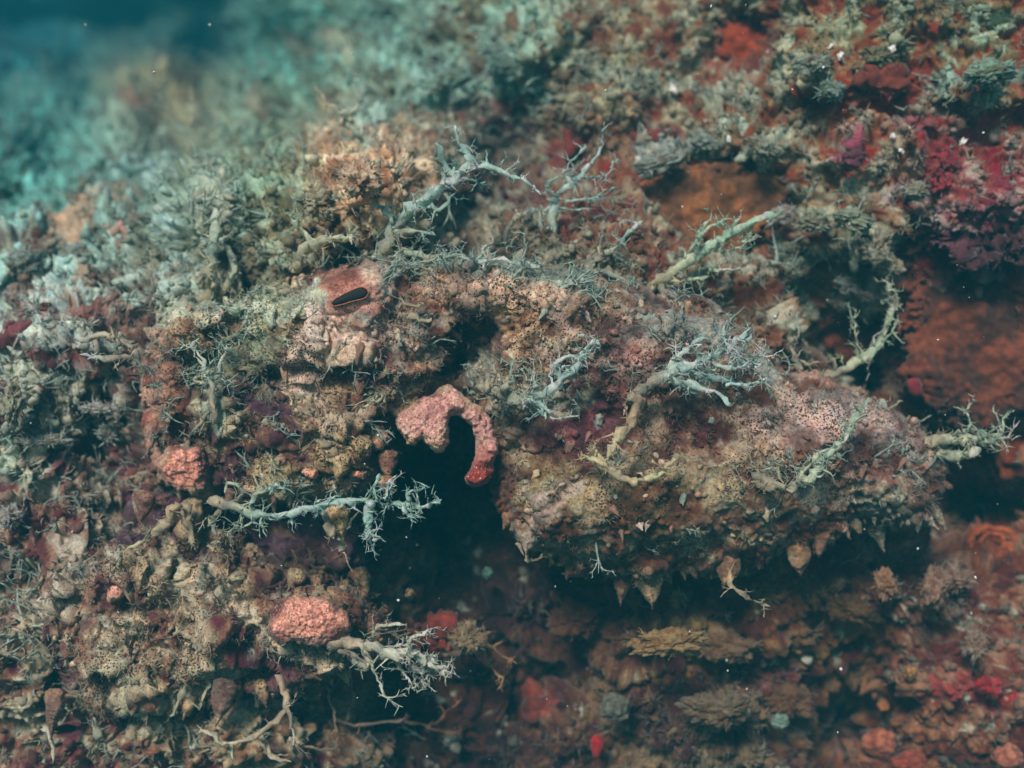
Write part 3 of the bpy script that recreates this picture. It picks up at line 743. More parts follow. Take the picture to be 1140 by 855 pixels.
jcol = lambda px, py, P, h: palette(px, py, P, h, ZONES, SPOTS, 50, 220)
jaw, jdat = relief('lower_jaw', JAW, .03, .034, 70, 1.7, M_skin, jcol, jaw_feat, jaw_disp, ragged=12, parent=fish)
jaw['label'] = 'shaggy lower jaw with dark hollows and torn-looking edge'

# inside of the mouth between the jaws
def mcol(px, py, P, h):
    t = fbm(P, 50, 3, 8, .6)[:, None]; a, b, c = lin((92, 62, 84)), lin((66, 40, 42)), lin((125, 98, 78))
    col = b + (a - b) * sstep(-.1, .4, t); w = sstep(.15, .5, fbm(P, 80, 3, 18))[:, None]
    return np.clip((col * (1 - w) + c * w) * (1 + .3 * fbm(P, 300, 2, 5))[:, None], .004, .8)
relief('mouth_lining', [(120, 560), (200, 545), (300, 552), (380, 560), (410, 620), (360, 650), (250, 640), (150, 640)], .040, .012, 40, 1.8, M_reef, mcol, None, lambda P, a, b: (.007 * fbm(P, 50, 4, 2, .6) + .003 * (.5 - worley(P, 150, 2)), 0 * a), ragged=9, parent=fish)

# gill flap: pink scalloped left lobe, crimson arm to the right of the cavity
GILL_OLD = [(436, 466), (452, 455), (470, 447), (486, 430), (500, 428), (520, 440), (538, 455), (549, 478), (552, 505), (547, 525), (540, 541), (524, 543), (516, 534), (524, 514), (531, 500), (527, 480), (514, 464), (502, 462), (499, 474), (500, 486), (496, 498), (487, 502), (477, 494), (470, 488), (461, 495), (452, 489), (448, 478)]
GILL = [(438, 470), (446, 460), (458, 454), (466, 444), (480, 440), (490, 430), (500, 424), (512, 432), (522, 444), (536, 452), (546, 466), (551, 484), (556, 500), (551, 514), (549, 528), (541, 538), (532, 544), (523, 541), (515, 533), (521, 524), (527, 512), (531, 500), (531, 486), (524, 474), (514, 466), (504, 463), (499, 470), (501, 478), (498, 486), (500, 494), (492, 503), (482, 502), (475, 493), (467, 489), (462, 497), (454, 496), (450, 487), (444, 482)]
def gcol(px, py, P, h):
    t = sstep(485, 525, py) * sstep(505, 520, px)
    t2 = sstep(0, 1, fbm(P, 130, 2, 4) + .5)
    c = lin((194, 144, 136))[None] * (1 - t2[:, None]) + lin((202, 164, 148))[None] * t2[:, None]
    e = sstep(480, 500, py) * sstep(505, 480, px)
    c = c * (1 - e[:, None]) + lin((225, 190, 140))[None] * e[:, None]
    c = c * (1 - t[:, None]) + lin((140, 48, 40))[None] * t[:, None]
    ed = sstep(9, 1, polysd(px, py, GILL) + 9 * fbm(P, 120, 3, 36))[:, None] * sstep(470, 445, py)[:, None]
    c = c * (1 - ed) + bcol(px, py, P, 0 * px) * 1.3 * ed
    return np.clip(c * (1 + .5 * h)[:, None], .005, .85)
def gran_disp(P, px, py):
    d = .5 - worley(P, 680, 31); e = fbm(P, 130, 3, 77, .6)
    return .0007 * d + .0022 * e, np.clip(1.0 * d + .3 * e, -1, 1)
o, gdat = relief('gill_flap', GILL, -.008, .011, 13, .8, M_pink, gcol, None, gran_disp, back=.4, parent=fish, sm=1, ragged=3)

o['label'] = 'granular pink gill flap with a crimson arm curving down'
# granular pink pads
def padcol(px, py, P, h, cc, rr):
    t = sstep(.6, 1.0, rr + .45 * fbm(P, 110, 3, 38))[:, None]
    return np.clip(cc[None] * (1 + .6 * h)[:, None] * (1 + .25 * fbm(P, 120, 2, 3))[:, None] * (1 - t) + bcol(px, py, P, 0 * px) * t, .005, .85)
for (x, y, rx, ry, c, yy) in [(205, 521, 28, 32, (206, 142, 122), -.018), (340, 691, 46, 34, (210, 148, 128), -.029), (344, 527, 13, 9, (225, 165, 135), -.024), (128, 660, 14, 12, (205, 150, 130), -.016),
                              (417, 488, 17, 13, (165, 130, 105), -.02), (399, 528, 9, 7, (190, 130, 110), -.02)]:
    poly = [(x + rx * (1 + .18 * math.sin(3 * t + x)) * math.cos(t), y + ry * (1 + .16 * math.cos(2 * t + y)) * math.sin(t)) for t in np.linspace(0, 6.28, 14, endpoint=False)]
    cc = lin(c)
    relief('skin_pad', poly, yy + .0095, .0095, max(rx, ry) * .8, 1.0, M_pink, lambda px, py, P, h, cc=cc, x=x, y=y, rx=rx, ry=ry: padcol(px, py, P, h, cc, np.hypot((px - x) / rx, (py - y) / ry)),
           None, gran_disp, parent=fish, ragged=6)

# eye
eye = bpy.data.objects.new('eye', None); COL.objects.link(eye); eye.parent = fish; eye.location = Vector(W(390, 328, -.024)) - fish.location
def child_of(o, par):
    wl_ = Vector(o.location) + Vector(fish.location)          # o was placed relative to the fish
    o.parent = par; o.location = Vector(o.location) - Vector(par.location)
def ecol(px, py, P, h):
    r = np.hypot((px - 390) / 34, (py - 328) / 24); a = np.arctan2(py - 328, px - 390)
    st = fbm(np.stack([a * 2.4, r * .6, 0 * r], 1), 1.5, 3, 90)
    up = sstep(6, -18, (py - 328) + .3 * (px - 390))[:, None]
    c = lin((206, 152, 138))[None] * (1 - up) + lin((172, 108, 88))[None] * up
    t = sstep(.45, 1.0, r + .35 * st)[:, None]
    c = c * (1 - .9 * t) * (1 + .55 * st + .3 * h)[:, None] * .8 + bcol(px, py, P, .3 * h) * t
    return np.clip(c, .005, .85)
EY = [(390 + 42 * math.cos(t), 328 + 30 * math.sin(t) - .18 * 36 * math.cos(t)) for t in np.linspace(0, 6.28, 18, endpoint=False)]
o, _ = relief('eyeball', EY, -.021, .015, 34, 1.0, M_skin, ecol, lambda X, Y: -.0005 * np.exp(-(segdist(X, Y, [(374, 335), (402, 325)], False) / 7) ** 2) - .003 * np.exp(-(segdist(X, Y, [(360, 318), (385, 306), (415, 306)], False) / 5) ** 2),
            lambda P, a, b: (.0014 * fbm(P, 220, 3, 2) * (1 - np.exp(-(segdist(a, b, [(374, 335), (402, 325)], False) / 14) ** 2)), fbm(P, 220, 3, 2)), parent=fish, ragged=2); child_of(o, eye)
PU = [(368, 338), (372, 333), (385, 326), (396, 321), (405, 319), (411, 325), (407, 332), (394, 335), (381, 339), (372, 341)]
o, _ = relief('pupil', PU, -.0350, .0010, 5, .7, M_pupil, lambda px, py, P, h: np.full((len(px), 3), .01), parent=fish, sm=2, back=4); child_of(o, eye)
V, F = tube(smooth_poly(PU, 1) + [smooth_poly(PU, 1)[0]], (.8, .8), -.0354, seg=6, sub=3, bumpy=.1)
o = mesh_np('pupil_rim', V, fix(F), M_rim, None, fish); child_of(o, eye)

# fleshy lobes and lids round the eye and snout
pale_c = (172, 200, 188); tan = (180, 164, 132); cream = (200, 200, 178); brown = (150, 110, 80)
T = [  # (name, branches, y, colour, twigs, fuzz)
 ('spine_tassel', [([(425, 290), (432, 262), (452, 240), (480, 218), (505, 200), (518, 188)], (11, 7)), ([(515, 192), (522, 178), (512, 160), (506, 140)], (7, 3)), ([(508, 196), (496, 184), (486, 162)], (6, 3)),
                   ([(515, 190), (540, 184), (565, 195), (594, 206)], (5, 2.2)), ([(594, 206), (600, 216)], (2, 1.5)), ([(500, 205), (520, 200), (545, 206)], (3, 1)), ([(545, 186), (541, 170)], (2.2, .8)), ([(470, 222), (490, 232), (510, 212)], (4, 2)),
                   ([(440, 250), (425, 232), (412, 228)], (7, 3)), ([(440, 262), (462, 258), (485, 262)], (5, 1.2)), ([(560, 192), (558, 182)], (2, .7)), ([(572, 198), (570, 205)], (2, .7))], [-.0, -.005], pale_c, .8, .8),
 ('spine_tassel', [([(563, 266), (572, 246), (592, 234), (618, 232), (648, 233)], (4.5, 1.8)), ([(616, 262), (616, 236), (622, 214), (640, 200), (655, 184), (668, 166), (672, 136)], (7, 1.4)), ([(648, 196), (664, 198), (676, 194), (684, 181)], (3, 1.2)),
                   ([(636, 204), (628, 190), (640, 178), (653, 164)], (2.6, 1.2)), ([(628, 224), (650, 222), (668, 218), (686, 207)], (2.6, 1)), ([(622, 218), (608, 208), (620, 198)], (3, 1.5)), ([(600, 236), (604, 260)], (4, 3)), ([(616, 250), (590, 272), (570, 290)], (6, 4))], .03, (160, 186, 176), .9, .6),
 ('spine_tassel', [([(648, 312), (660, 292), (672, 282), (690, 274), (700, 258), (716, 243)], (6.5, 2.4)), ([(668, 288), (668, 268)], (3, 1.5)), ([(684, 280), (698, 292), (712, 296)], (2.6, 1)), ([(660, 300), (690, 308), (708, 318)], (5, 2)), ([(640, 330), (655, 312), (650, 298)], (5, 3))], .02, pale_c, .8, .7),
 ('spine_tassel', [([(722, 322), (745, 306), (770, 288), (792, 272), (815, 258), (845, 244), (868, 236)], (10, 5)), ([(768, 280), (778, 262), (784, 252), (791, 238)], (3.6, 1.3)), ([(778, 288), (780, 262), (800, 250), (812, 244)], (4, 1.6)),
                   ([(808, 266), (820, 250), (824, 240)], (3, 1.4)), ([(796, 280), (812, 280), (832, 276)], (2.6, 1.2)), ([(782, 294), (800, 300), (830, 302)], (3, 1)), ([(735, 318), (748, 340)], (6, 4)), ([(765, 300), (770, 312), (790, 310)], (4, 2)), ([(840, 246), (836, 262), (820, 268)], (3, 1.5))], .02, (158, 184, 160), 1, .9),
 ('spine_tassel', [([(905, 426), (935, 412), (962, 398), (982, 376), (991, 350), (992, 330), (986, 314)], (9, 3)), ([(955, 400), (953, 376), (951, 355)], (3.4, 1)), ([(982, 378), (992, 370), (999, 360)], (2.6, 1)), ([(930, 416), (928, 402), (940, 396)], (3, 1.6))], .04, (158, 172, 148), .8, 1.1),
 ('spine_tassel', [([(890, 412), (884, 398), (883, 388), (888, 372), (887, 345)], (5, 1.2)), ([(888, 402), (900, 404), (912, 404)], (4, 1.8)), ([(884, 392), (876, 384)], (3, 1.2))], .025, pale_c, .6, .6),
 ('cheek_tassel', [([(700, 446), (722, 428), (745, 414), (768, 408), (792, 398), (815, 384), (828, 374), (840, 362)], (10, 2.4)), ([(745, 412), (756, 394), (768, 384), (788, 374)], (4.5, 1.6)), ([(812, 388), (806, 376), (808, 366)], (4, 2.6)), ([(768, 410), (790, 420), (812, 424), (834, 434)], (7, 2)),
                   ([(790, 402), (812, 412), (832, 404), (842, 398)], (3.8, 1.5)), ([(808, 428), (830, 428), (850, 424)], (3, 1)), ([(778, 402), (774, 388), (784, 380)], (3, 1.4)), ([(815, 392), (822, 406), (836, 410), (848, 398), (850, 388)], (2.4, 1.4)), ([(740, 420), (760, 426), (778, 440)], (6, 3)), ([(765, 425), (800, 440), (812, 452)], (5, 2))], -.038, (178, 202, 192), 1.1, 1.0),
 ('cheek_tassel', [([(532, 428), (556, 438), (580, 442), (606, 438), (628, 420), (643, 408), (650, 392), (661, 377)], (10, 2.8)), ([(620, 424), (619, 408), (626, 400), (644, 398)], (3, 2)), ([(596, 438), (592, 412)], (3.5, 1.4)), ([(640, 408), (652, 410)], (2.6, 1)), ([(580, 444), (600, 452), (616, 460)], (6, 2)),
                   ([(560, 436), (570, 420), (566, 405)], (6, 2.4)), ([(540, 432), (552, 418), (548, 404)], (6, 3)), ([(590, 450), (610, 464), (630, 466)], (2.2, 1))], -.04, (178, 202, 192), .9, 1.1),
 ('cheek_tassel', [([(712, 442), (704, 466), (692, 484), (676, 506)], (7, 5)), ([(660, 510), (680, 524), (704, 535), (728, 532), (745, 520), (757, 508)], (7, 2.8)), ([(672, 516), (660, 500), (652, 502)], (3, 1)), ([(680, 520), (662, 514), (650, 508)], (3, 1))], -.045, tan, .6, .8),
 ('side_tassel', [([(838, 526), (862, 540), (884, 542), (906, 530), (918, 512), (938, 490), (952, 464), (966, 444)], (9, 3)), ([(868, 540), (850, 544), (836, 536)], (6, 2)), ([(846, 530), (836, 516)], (4, 1)), ([(858, 532), (848, 514)], (4, 1)), ([(870, 532), (864, 516)], (4, 1)), ([(890, 536), (906, 510), (924, 498)], (4, 2))], -.028, (196, 212, 188), .6, 1.3),
 ('tail_tassel', [([(1010, 500), (1035, 492), (1062, 490), (1086, 490), (1104, 490), (1124, 487)], (11, 2.2)), ([(1068, 488), (1078, 474), (1080, 465), (1072, 454)], (3.4, 1)), ([(1104, 490), (1114, 480), (1121, 464)], (3, 1.8)), ([(1040, 500), (1066, 508), (1090, 500)], (10, 6)), ([(1080, 494), (1098, 486), (1088, 478)], (3, 1))], .02, (166, 180, 158), 1.2, 1.6),
 ('tail_tassel', [([(985, 458), (994, 452), (1006, 446)], (2.6, .8)), ([(990, 456), (984, 452)], (2, 1))], .02, pale_c, 0, 0),
 ('tail_tassel', [([(1012, 474), (1024, 470), (1038, 460)], (2.6, .8)), ([(1008, 474), (1012, 462)], (2.4, 1))], .02, (140, 150, 140), 0, 0),
 ('chin_tassel', [([(232, 556), (262, 566), (290, 574), (325, 572), (360, 562), (400, 556), (432, 562), (460, 562), (478, 563), (491, 554)], (7, 2.4)), ([(455, 561), (458, 550), (466, 544), (473, 543)], (2.8, 1.1)), ([(449, 563), (453, 574), (463, 580)], (2.4, 1)), ([(412, 558), (411, 576), (409, 592), (414, 605)], (6, 2)),
                  ([(432, 558), (433, 542), (443, 527)], (2.8, 1.4)), ([(418, 556), (420, 540), (422, 526)], (4, 1)), ([(246, 566), (238, 580), (240, 594)], (5, 1.6)), ([(262, 562), (268, 546), (256, 540), (250, 548)], (2.6, 1.2)), ([(290, 576), (262, 590), (244, 598)], (2, 1)), ([(282, 572), (284, 554), (302, 542), (316, 544)], (3.6, 1.6)), ([(290, 578), (294, 596)], (2, 1)), ([(325, 576), (326, 592)], (2.4, 1)), ([(268, 572), (272, 590)], (2.6, 1))], -.03, (172, 202, 188), .7, .9),
 ('chin_tassel', [([(366, 712), (392, 714), (414, 722), (438, 728), (456, 728), (470, 732), (482, 742), (497, 744)], (11, 3)), ([(420, 722), (446, 720), (462, 708), (480, 700)], (4.4, 2)), ([(410, 712), (420, 698), (434, 694), (448, 698)], (3, 1.4)), ([(440, 728), (446, 744), (456, 760), (466, 768)], (2.8, 1)), ([(452, 730), (462, 750), (476, 760)], (2.6, 1.2)),
                  ([(468, 730), (478, 736), (488, 742), (496, 750)], (2.8, 1.8)), ([(406, 726), (418, 744), (424, 762), (433, 781)], (5, 1.1)), ([(458, 738), (470, 748), (474, 742)], (2.2, 1)), ([(482, 742), (476, 752), (478, 764)], (2, .9)), ([(378, 716), (396, 734), (414, 744)], (9, 5))], -.02, (196, 200, 182), .4, .9),
 ('chin_tassel', [([(312, 752), (318, 776), (322, 800), (327, 828)], (7, 2.2)), ([(324, 822), (329, 829)], (3, 2.4))], -.01, (170, 160, 145), .3, .5),
 ('chin_tassel', [([(200, 562), (186, 582), (165, 600), (138, 614)], (9, 2)), ([(206, 566), (212, 590), (217, 606)], (9, 1.8))], -.02, (170, 165, 140), .2, .6),
 ('chin_tassel', [([(382, 610), (380, 596), (388, 584), (396, 572)], (6, 1.6)), ([(372, 596), (362, 576), (352, 566)], (7, 4)), ([(374, 598), (380, 602)], (4, 2))], -.015, (165, 165, 150), .2, .5),
 ('snout_tassel', [([(240, 470), (236, 440), (230, 412), (222, 396), (210, 378)], (6, 1.2)), ([(238, 430), (246, 404), (254, 384)], (4, 1.4)), ([(236, 424), (222, 426), (212, 420)], (3, 1.4)), ([(238, 440), (252, 452), (262, 462)], (4, 1.2)), ([(240, 446), (246, 425)], (5, 3)), ([(238, 455), (224, 470), (212, 486)], (4, 1.6))], -.018, (170, 188, 172), 1.1, .9),
 ('snout_tassel', [([(306, 476), (318, 470), (327, 460), (323, 448)], (6, 2)), ([(296, 468), (310, 478)], (7, 4))], -.02, (190, 192, 170), .4, .6),
 ('snout_tassel', [([(372, 508), (366, 492), (384, 478), (398, 462), (416, 446), (425, 432)], (9, 2.6)), ([(366, 494), (352, 492)], (6, 3)), ([(418, 446), (428, 440), (428, 450)], (2.4, 1.4)), ([(376, 484), (392, 486)], (7, 3))], -.025, (186, 178, 152), .5, .8),
 ('snout_tassel', [([(150, 388), (120, 374), (95, 378), (80, 372)], (8, 3)), ([(148, 398), (110, 398), (90, 396)], (5, 2)), ([(152, 392), (150, 408)], (6, 4))], .0, (176, 192, 182), .6, .9),
 ('snout_tassel', [([(222, 348), (230, 318), (236, 290), (238, 262), (240, 232)], (15, 6)), ([(236, 300), (216, 312), (206, 336)], (9, 6)), ([(244, 330), (262, 300), (250, 270)], (8, 3)), ([(262, 334), (265, 316), (258, 300)], (2.6, 1.2))], .035, (168, 180, 160), .6, 1.2),
 ('brow_tassel', [([(345, 318), (310, 330), (280, 342), (252, 346)], (9, 7)), ([(330, 300), (340, 280), (365, 268), (400, 262)], (9, 6)), ([(420, 296), (450, 282), (478, 286), (510, 296)], (8, 3.5)), ([(352, 270), (330, 252), (322, 236)], (7, 3))], -.005, (178, 192, 166), .5, 1.2),
 ('brow_tassel', [([(462, 300), (480, 288), (505, 284), (530, 294)], (5, 3)), ([(528, 292), (540, 278), (550, 268)], (3.4, 1.2)), ([(530, 295), (560, 290), (600, 296)], (5, 3)), ([(576, 306), (580, 290)], (3, 1.3))], -.01, (170, 190, 178), .5, .9),
 ('brow_tassel', [([(448, 336), (462, 340), (470, 336)], (5, 2)), ([(456, 352), (472, 358), (480, 356)], (6, 2)), ([(440, 372), (446, 384)], (5, 2)), ([(418, 398), (426, 410)], (5, 1.6))], -.034, (176, 176, 158), .2, .4),
 ('belly_tassel', [([(812, 636), (816, 652), (830, 666), (858, 674)], (5, 1.2))], -.004, (190, 180, 150), 0, .4),
 ('belly_tassel', [([(584, 610), (586, 622), (598, 622), (604, 616)], (3, 1.6)), ([(576, 606), (584, 618)], (3, 2))], -.01, (200, 190, 170), 0, .2),
]
for k, (nm, br, y, c, tw, fz) in enumerate(T):
    y = y if np.ndim(y) == 0 else float(np.mean(y))
    rg = np.random.default_rng(k); b2 = []
    for b in br:      # each branch wanders a little in depth
        b2.append((b[0], b[1], y + np.cumsum(rg.normal(size=len(b[0])) * .0022)))
    tassel(nm, b2, y, c, fish, tw * 1.3, 100 + 7 * k, fuzz=fz * 2)

def spots_weight(px, py, lst):
    w = 0 * px
    for (x, y, rx, ry, a) in lst: w = w + a * gauss(px, py, x, y, rx, ry)
    return w
bxx = 570 + bdat[0][:, 0] / U * D / (D + bdat[0][:, 1]); byy = 427.5 - bdat[0][:, 2] / U * D / (D + bdat[0][:, 1])
w = spots_weight(bxx, byy, [(570, 430, 45, 22, 1), (790, 410, 60, 25, .7), (870, 530, 30, 18, 1.4), (240, 400, 50, 40, .8), (480, 300, 90, 18, 1), (640, 310, 80, 14, .8), (330, 545, 90, 18, 1), (180, 420, 25, 80, .6), (1010, 500, 30, 30, .8),
                            (690, 520, 30, 14, .6), (420, 380, 50, 50, .35), (820, 380, 60, 20, .7), (960, 450, 50, 14, .5), (300, 340, 60, 14, .8)]) * (np.hypot((bxx - 390) / 34, (byy - 328) / 22) > 1)
q = rng.choice(len(w), 640, p=w / w.sum())
o = fronds('skin_frills', bdat[0][q], bdat[1][q], pale(bdat[2][q], .7, (178, 205, 192)), .0035 + .012 * rng.random(640) ** 3, 41, M_cirri, fish, (.1, -.1, .3)); o['kind'] = 'stuff'
q = rng.choice(len(jdat[0]), 170)
o = fronds('jaw_frills', jdat[0][q], jdat[1][q], pale(jdat[2][q], .5, (175, 168, 145)), .004 + .007 * rng.random(170) ** 1.5, 42, M_cirri, fish, (.1, -.1, -.35)); o['kind'] = 'stuff'
# middling tassels standing along the back and on the head, one part each
w2 = spots_weight(bxx, byy, [(500, 300, 70, 10, 1), (620, 312, 60, 10, 1), (740, 335, 60, 12, 1), (850, 395, 50, 14, 1), (600, 430, 60, 16, .5), (780, 415, 50, 20, .5), (230, 350, 60, 12, .8), (190, 470, 30, 60, .4), (330, 470, 80, 40, .3), (1000, 500, 30, 30, .5), (870, 520, 40, 20, .4), (680, 600, 120, 20, .15)]) * (np.hypot((bxx - 390) / 50, (byy - 328) / 34) > 1)
q = rng.choice(len(w2), 58, p=w2 / w2.sum())
for k, i in enumerate(q):
    V, F, Cc = frond_arrays(bdat[0][i:i + 1], bdat[1][i:i + 1], pale(bdat[2][i:i + 1], .8, (186, 210, 198)), np.array([rng.uniform(.009, .020)]), 3000 + k, (.35, -.15, .55 if byy[i] < 450 else -.1), 3)
    mesh_np('skin_tassel', V, F, M_cirri, Cc, fish)
jx = 570 + jdat[0][:, 0] / U * D / (D + jdat[0][:, 1]); q = rng.choice(len(jx), 26)
for k, i in enumerate(q):
    V, F, Cc = frond_arrays(jdat[0][i:i + 1], jdat[1][i:i + 1], pale(jdat[2][i:i + 1], .65, (180, 176, 156)), np.array([rng.uniform(.008, .017)]), 3200 + k, (.25, -.2, -.7), 3)
    mesh_np('skin_tassel', V, F, M_cirri, Cc, fish)
rx_, ry_ = reefXY[:, 0], reefXY[:, 1]
w = inview * (spots_weight(rx_, ry_, [(280, 190, 120, 70, 1), (440, 110, 110, 50, .9), (100, 200, 140, 60, .8), (200, 90, 220, 60, 1.3), (420, 40, 160, 50, .8), (90, 130, 140, 50, 1), (235, 270, 60, 60, 1), (60, 400, 110, 60, .9), (20, 500, 50, 120, .6), (120, 600, 120, 60, .9), (150, 780, 220, 60, 1.0), (60, 700, 80, 80, .8), (620, 60, 100, 40, .4),
                                      (930, 260, 70, 40, .9), (860, 300, 50, 40, .5), (980, 100, 150, 60, .15), (640, 240, 60, 30, .7), (740, 170, 70, 20, .5), (1000, 650, 60, 50, .3), (400, 200, 70, 60, .9)]) * sstep(-.3, .4, reefh) + 1e-9)
q = rng.choice(len(w), 2600, p=w / w.sum())
o = fronds('filament_weed', reefP[q], reefn[q], pale(reefC[q], .65, (178, 208, 196)), (.004 + .014 * rng.random(2600) ** 2.2) * (1 + reefP[q, 1].clip(0, 1) * 1.5), 43, M_turf, None, (.05, -.1, .3), 1); o['kind'] = 'stuff'
o['label'] = 'fine forked pale filaments of weed growing over the reef'

# spotted, leaf-like skin flaps along the belly (real ones, one by one)
def flap(x, y, w, l, ang, yy, c, seed):
    a = math.radians(ang); rg = random.Random(seed)
    sh = [(-.5, -.35), (-.54, .1), (-.4, .45), (-.2, .75), (-.05, 1.02), (0, 1.18), (.07, 1.0), (.24, .72), (.44, .42), (.54, .1), (.5, -.35)]
    poly = []
    for (u, v) in sh:
        u = u * w * (1 + rg.uniform(-.15, .15)); v = v * l * (1 + rg.uniform(-.1, .1))
        poly.append((x + u * math.cos(a) - v * math.sin(a), y + u * math.sin(a) + v * math.cos(a)))
    cc = lin(c) * .5; yy = yy + (.010 if 600 < x < 1040 else .002)
    o, _ = relief('skin_flap', poly, yy, .0055, max(5, w * .4), 1.2, M_skin, lambda px, py, P, h: np.clip((.35 * cc[None] + .8 * bcol(px, py - 14, P, 0 * px)) * (1 + .4 * h)[:, None], .006, .85),
                  None, lambda P, a_, b_: (.0014 * fbm(P, 200, 3, 2), fbm(P, 170, 3, 2)), parent=fish, sm=1, ragged=1.6, back=.3)
for k, f in enumerate([(693, 640, 22, 32, 4, .004, (178, 160, 125)), (722, 640, 30, 38, -6, .002, (190, 165, 130)), (812, 624, 30, 28, 12, -.004, (180, 165, 130)), (888, 614, 28, 30, -6, .004, (165, 150, 105)),
                       (914, 588, 18, 34, 4, .002, (190, 150, 125)), (935, 580, 18, 22, -30, .002, (180, 135, 110)), (1012, 560, 26, 38, -48, .006, (160, 165, 145)), (655, 625, 22, 20, 8, .0, (190, 180, 150)), (635, 622, 16, 22, 10, .0, (180, 170, 140)),
                       (845, 615, 18, 18, 0, .004, (150, 120, 100)), (592, 578, 34, 40, 10, -.012, (205, 175, 155)), (972, 580, 22, 34, -20, .02, (120, 115, 90)), (1036, 560, 16, 34, -30, .016, (120, 140, 125)),
                       (170, 470, 26, 36, 10, -.004, (180, 120, 100)), (214, 568, 22, 40, -4, -.006, (150, 125, 100)), (372, 570, 26, 34, -20, -.012, (175, 145, 120)), (160, 556, 26, 30, 10, -.004, (165, 140, 125)),
                       (392, 500, 24, 22, -10, -.02, (170, 140, 110)), (432, 510, 22, 26, 0, -.014, (160, 125, 100)), (455, 660, 12, 12, -80, .03, (160, 130, 95)), (380, 512, 22, 24, 10, -.024, (185, 150, 120)),
                       (100, 700, 22, 40, 8, -.002, (165, 150, 135)), (185, 690, 24, 44, -10, -.002, (180, 165, 140)), (250, 770, 26, 40, 14, .0, (160, 150, 125)), (60, 780, 24, 40, 5, .0, (160, 150, 130)), (430, 535, 20, 16, 0, -.016, (190, 120, 95)),
                       (400, 640, 20, 26, -20, .02, (150, 90, 60)), (330, 640, 20, 20, 30, -.004, (165, 140, 120))]):
    flap(*f, seed=k)
rf = random.Random(5)
for pl, yy, (l0, l1), step_, rot in (([(562, 575), (600, 608), (650, 632), (700, 640), (760, 636), (840, 620), (900, 600), (960, 582), (1035, 575)], .012, (9, 20), 10, 0),
                                ([(175, 540), (250, 552), (340, 556), (420, 536)], .008, (9, 18), 22, 0), ([(60, 775), (130, 792), (205, 782), (300, 764), (390, 738)], .02, (12, 26), 24, 0), ([(1035, 575), (1052, 540), (1044, 500)], .03, (10, 18), 20, -60)):
    for (ax, ay), (bx, by) in zip(pl[:-1], pl[1:]):
        n_ = max(1, int(math.dist((ax, ay), (bx, by)) / step_))
        for q_ in range(n_):
            t = (q_ + rf.random()) / n_; l = rf.uniform(l0, l1)
            flap(ax + (bx - ax) * t, ay + (by - ay) * t - 3, l * rf.uniform(.6, 1.0), l, rot + rf.uniform(-28, 28), yy - .01 * rf.random(), (175, 155, 128), seed=int(ax + 31 * q_))
# lips of warts across the skin: many, each its own part
wm = []
for k in range(5):
    V, Fc = ico(3); rg = np.random.default_rng(300 + k); off = rg.random(3) * 40
    d = .4 * fbm(V + off, 1.4, 2, 2) + .25 * (.5 - worley(V + off, 3.2, 3)); P_ = V * (1 + d)[:, None] * np.array([1, .8, 1.25])
    P_[:, 2] = np.where(P_[:, 2] < 0, P_[:, 2] * 1.9, P_[:, 2]); P_[:, 0] *= (1 - .35 * np.clip(-P_[:, 2], 0, 2))
    cc = lin([(190, 175, 145), (175, 145, 120), (165, 175, 160), (150, 115, 100), (205, 180, 165)][k])
    C_ = np.clip(cc[None] * (1 + .4 * fbm(V + off, 4, 2, 4))[:, None], .01, .8)
    o = mesh_np('skin_wart', P_, Fc, M_skin, C_); wm.append(o.data); bpy.data.objects.remove(o)
bp, bn, bc = bdat
bpx = 570 + bp[:, 0] / U * D / (D + bp[:, 1]); bpy_ = 427.5 - bp[:, 2] / U * D / (D + bp[:, 1])
ok = np.nonzero(np.hypot((bpx - 390) / 50, (bpy_ - 328) / 40) > 1)[0]
for k in range(90):
    i = int(rng.choice(ok)); s = rng.uniform(2.2, 5.2) * U
    o = bpy.data.objects.new('skin_wart', wm[rng.integers(5)]); COL.objects.link(o); o.parent = fish
    o.location = Vector(bp[i] + bn[i] * s * .2) - fish.location
    o.scale = (s * rng.uniform(.7, 1.3), s, s * rng.uniform(.7, 1.5)); o.rotation_euler = (rng.normal() * .4, rng.normal() * .6, rng.normal() * 1)
# fuzz on the skin
for nm, dat, cnt, sd in (('skin_fringe', bdat, 5200, 11), ('jaw_fringe', jdat, 2600, 12)):
    p_, n_, c_ = dat; q = rng.choice(len(p_), cnt)
    q = q[np.hypot((570 + p_[q, 0] / U * D / (D + p_[q, 1]) - 390) / 40, (427.5 - p_[q, 2] / U * D / (D + p_[q, 1]) - 328) / 28) > 1]
    qx = 570 + p_[q, 0] / U * D / (D + p_[q, 1]); w_ = fbm(p_[q], 60, 2, 44) > np.where(qx > 560, .25, .0); q = q[w_]
    o = turf_mesh(nm, p_[q], n_[q], pale(c_[q], .15, (190, 185, 165)), .0016 + .0022 * rng.random(len(q)) ** 2, 'thread', sd, M_cirri, fish); o['kind'] = 'stuff'
    q = rng.choice(len(p_), cnt // 8)
    q = q[np.hypot((570 + p_[q, 0] / U * D / (D + p_[q, 1]) - 390) / 40, (427.5 - p_[q, 2] / U * D / (D + p_[q, 1]) - 328) / 28) > 1]
    o = turf_mesh(nm + '_nubs', p_[q], n_[q], c_[q] * 1.1, .0008 + .0012 * rng.random(len(q)) ** 2, 'blob', sd + 5, M_skin, fish); o['kind'] = 'stuff'

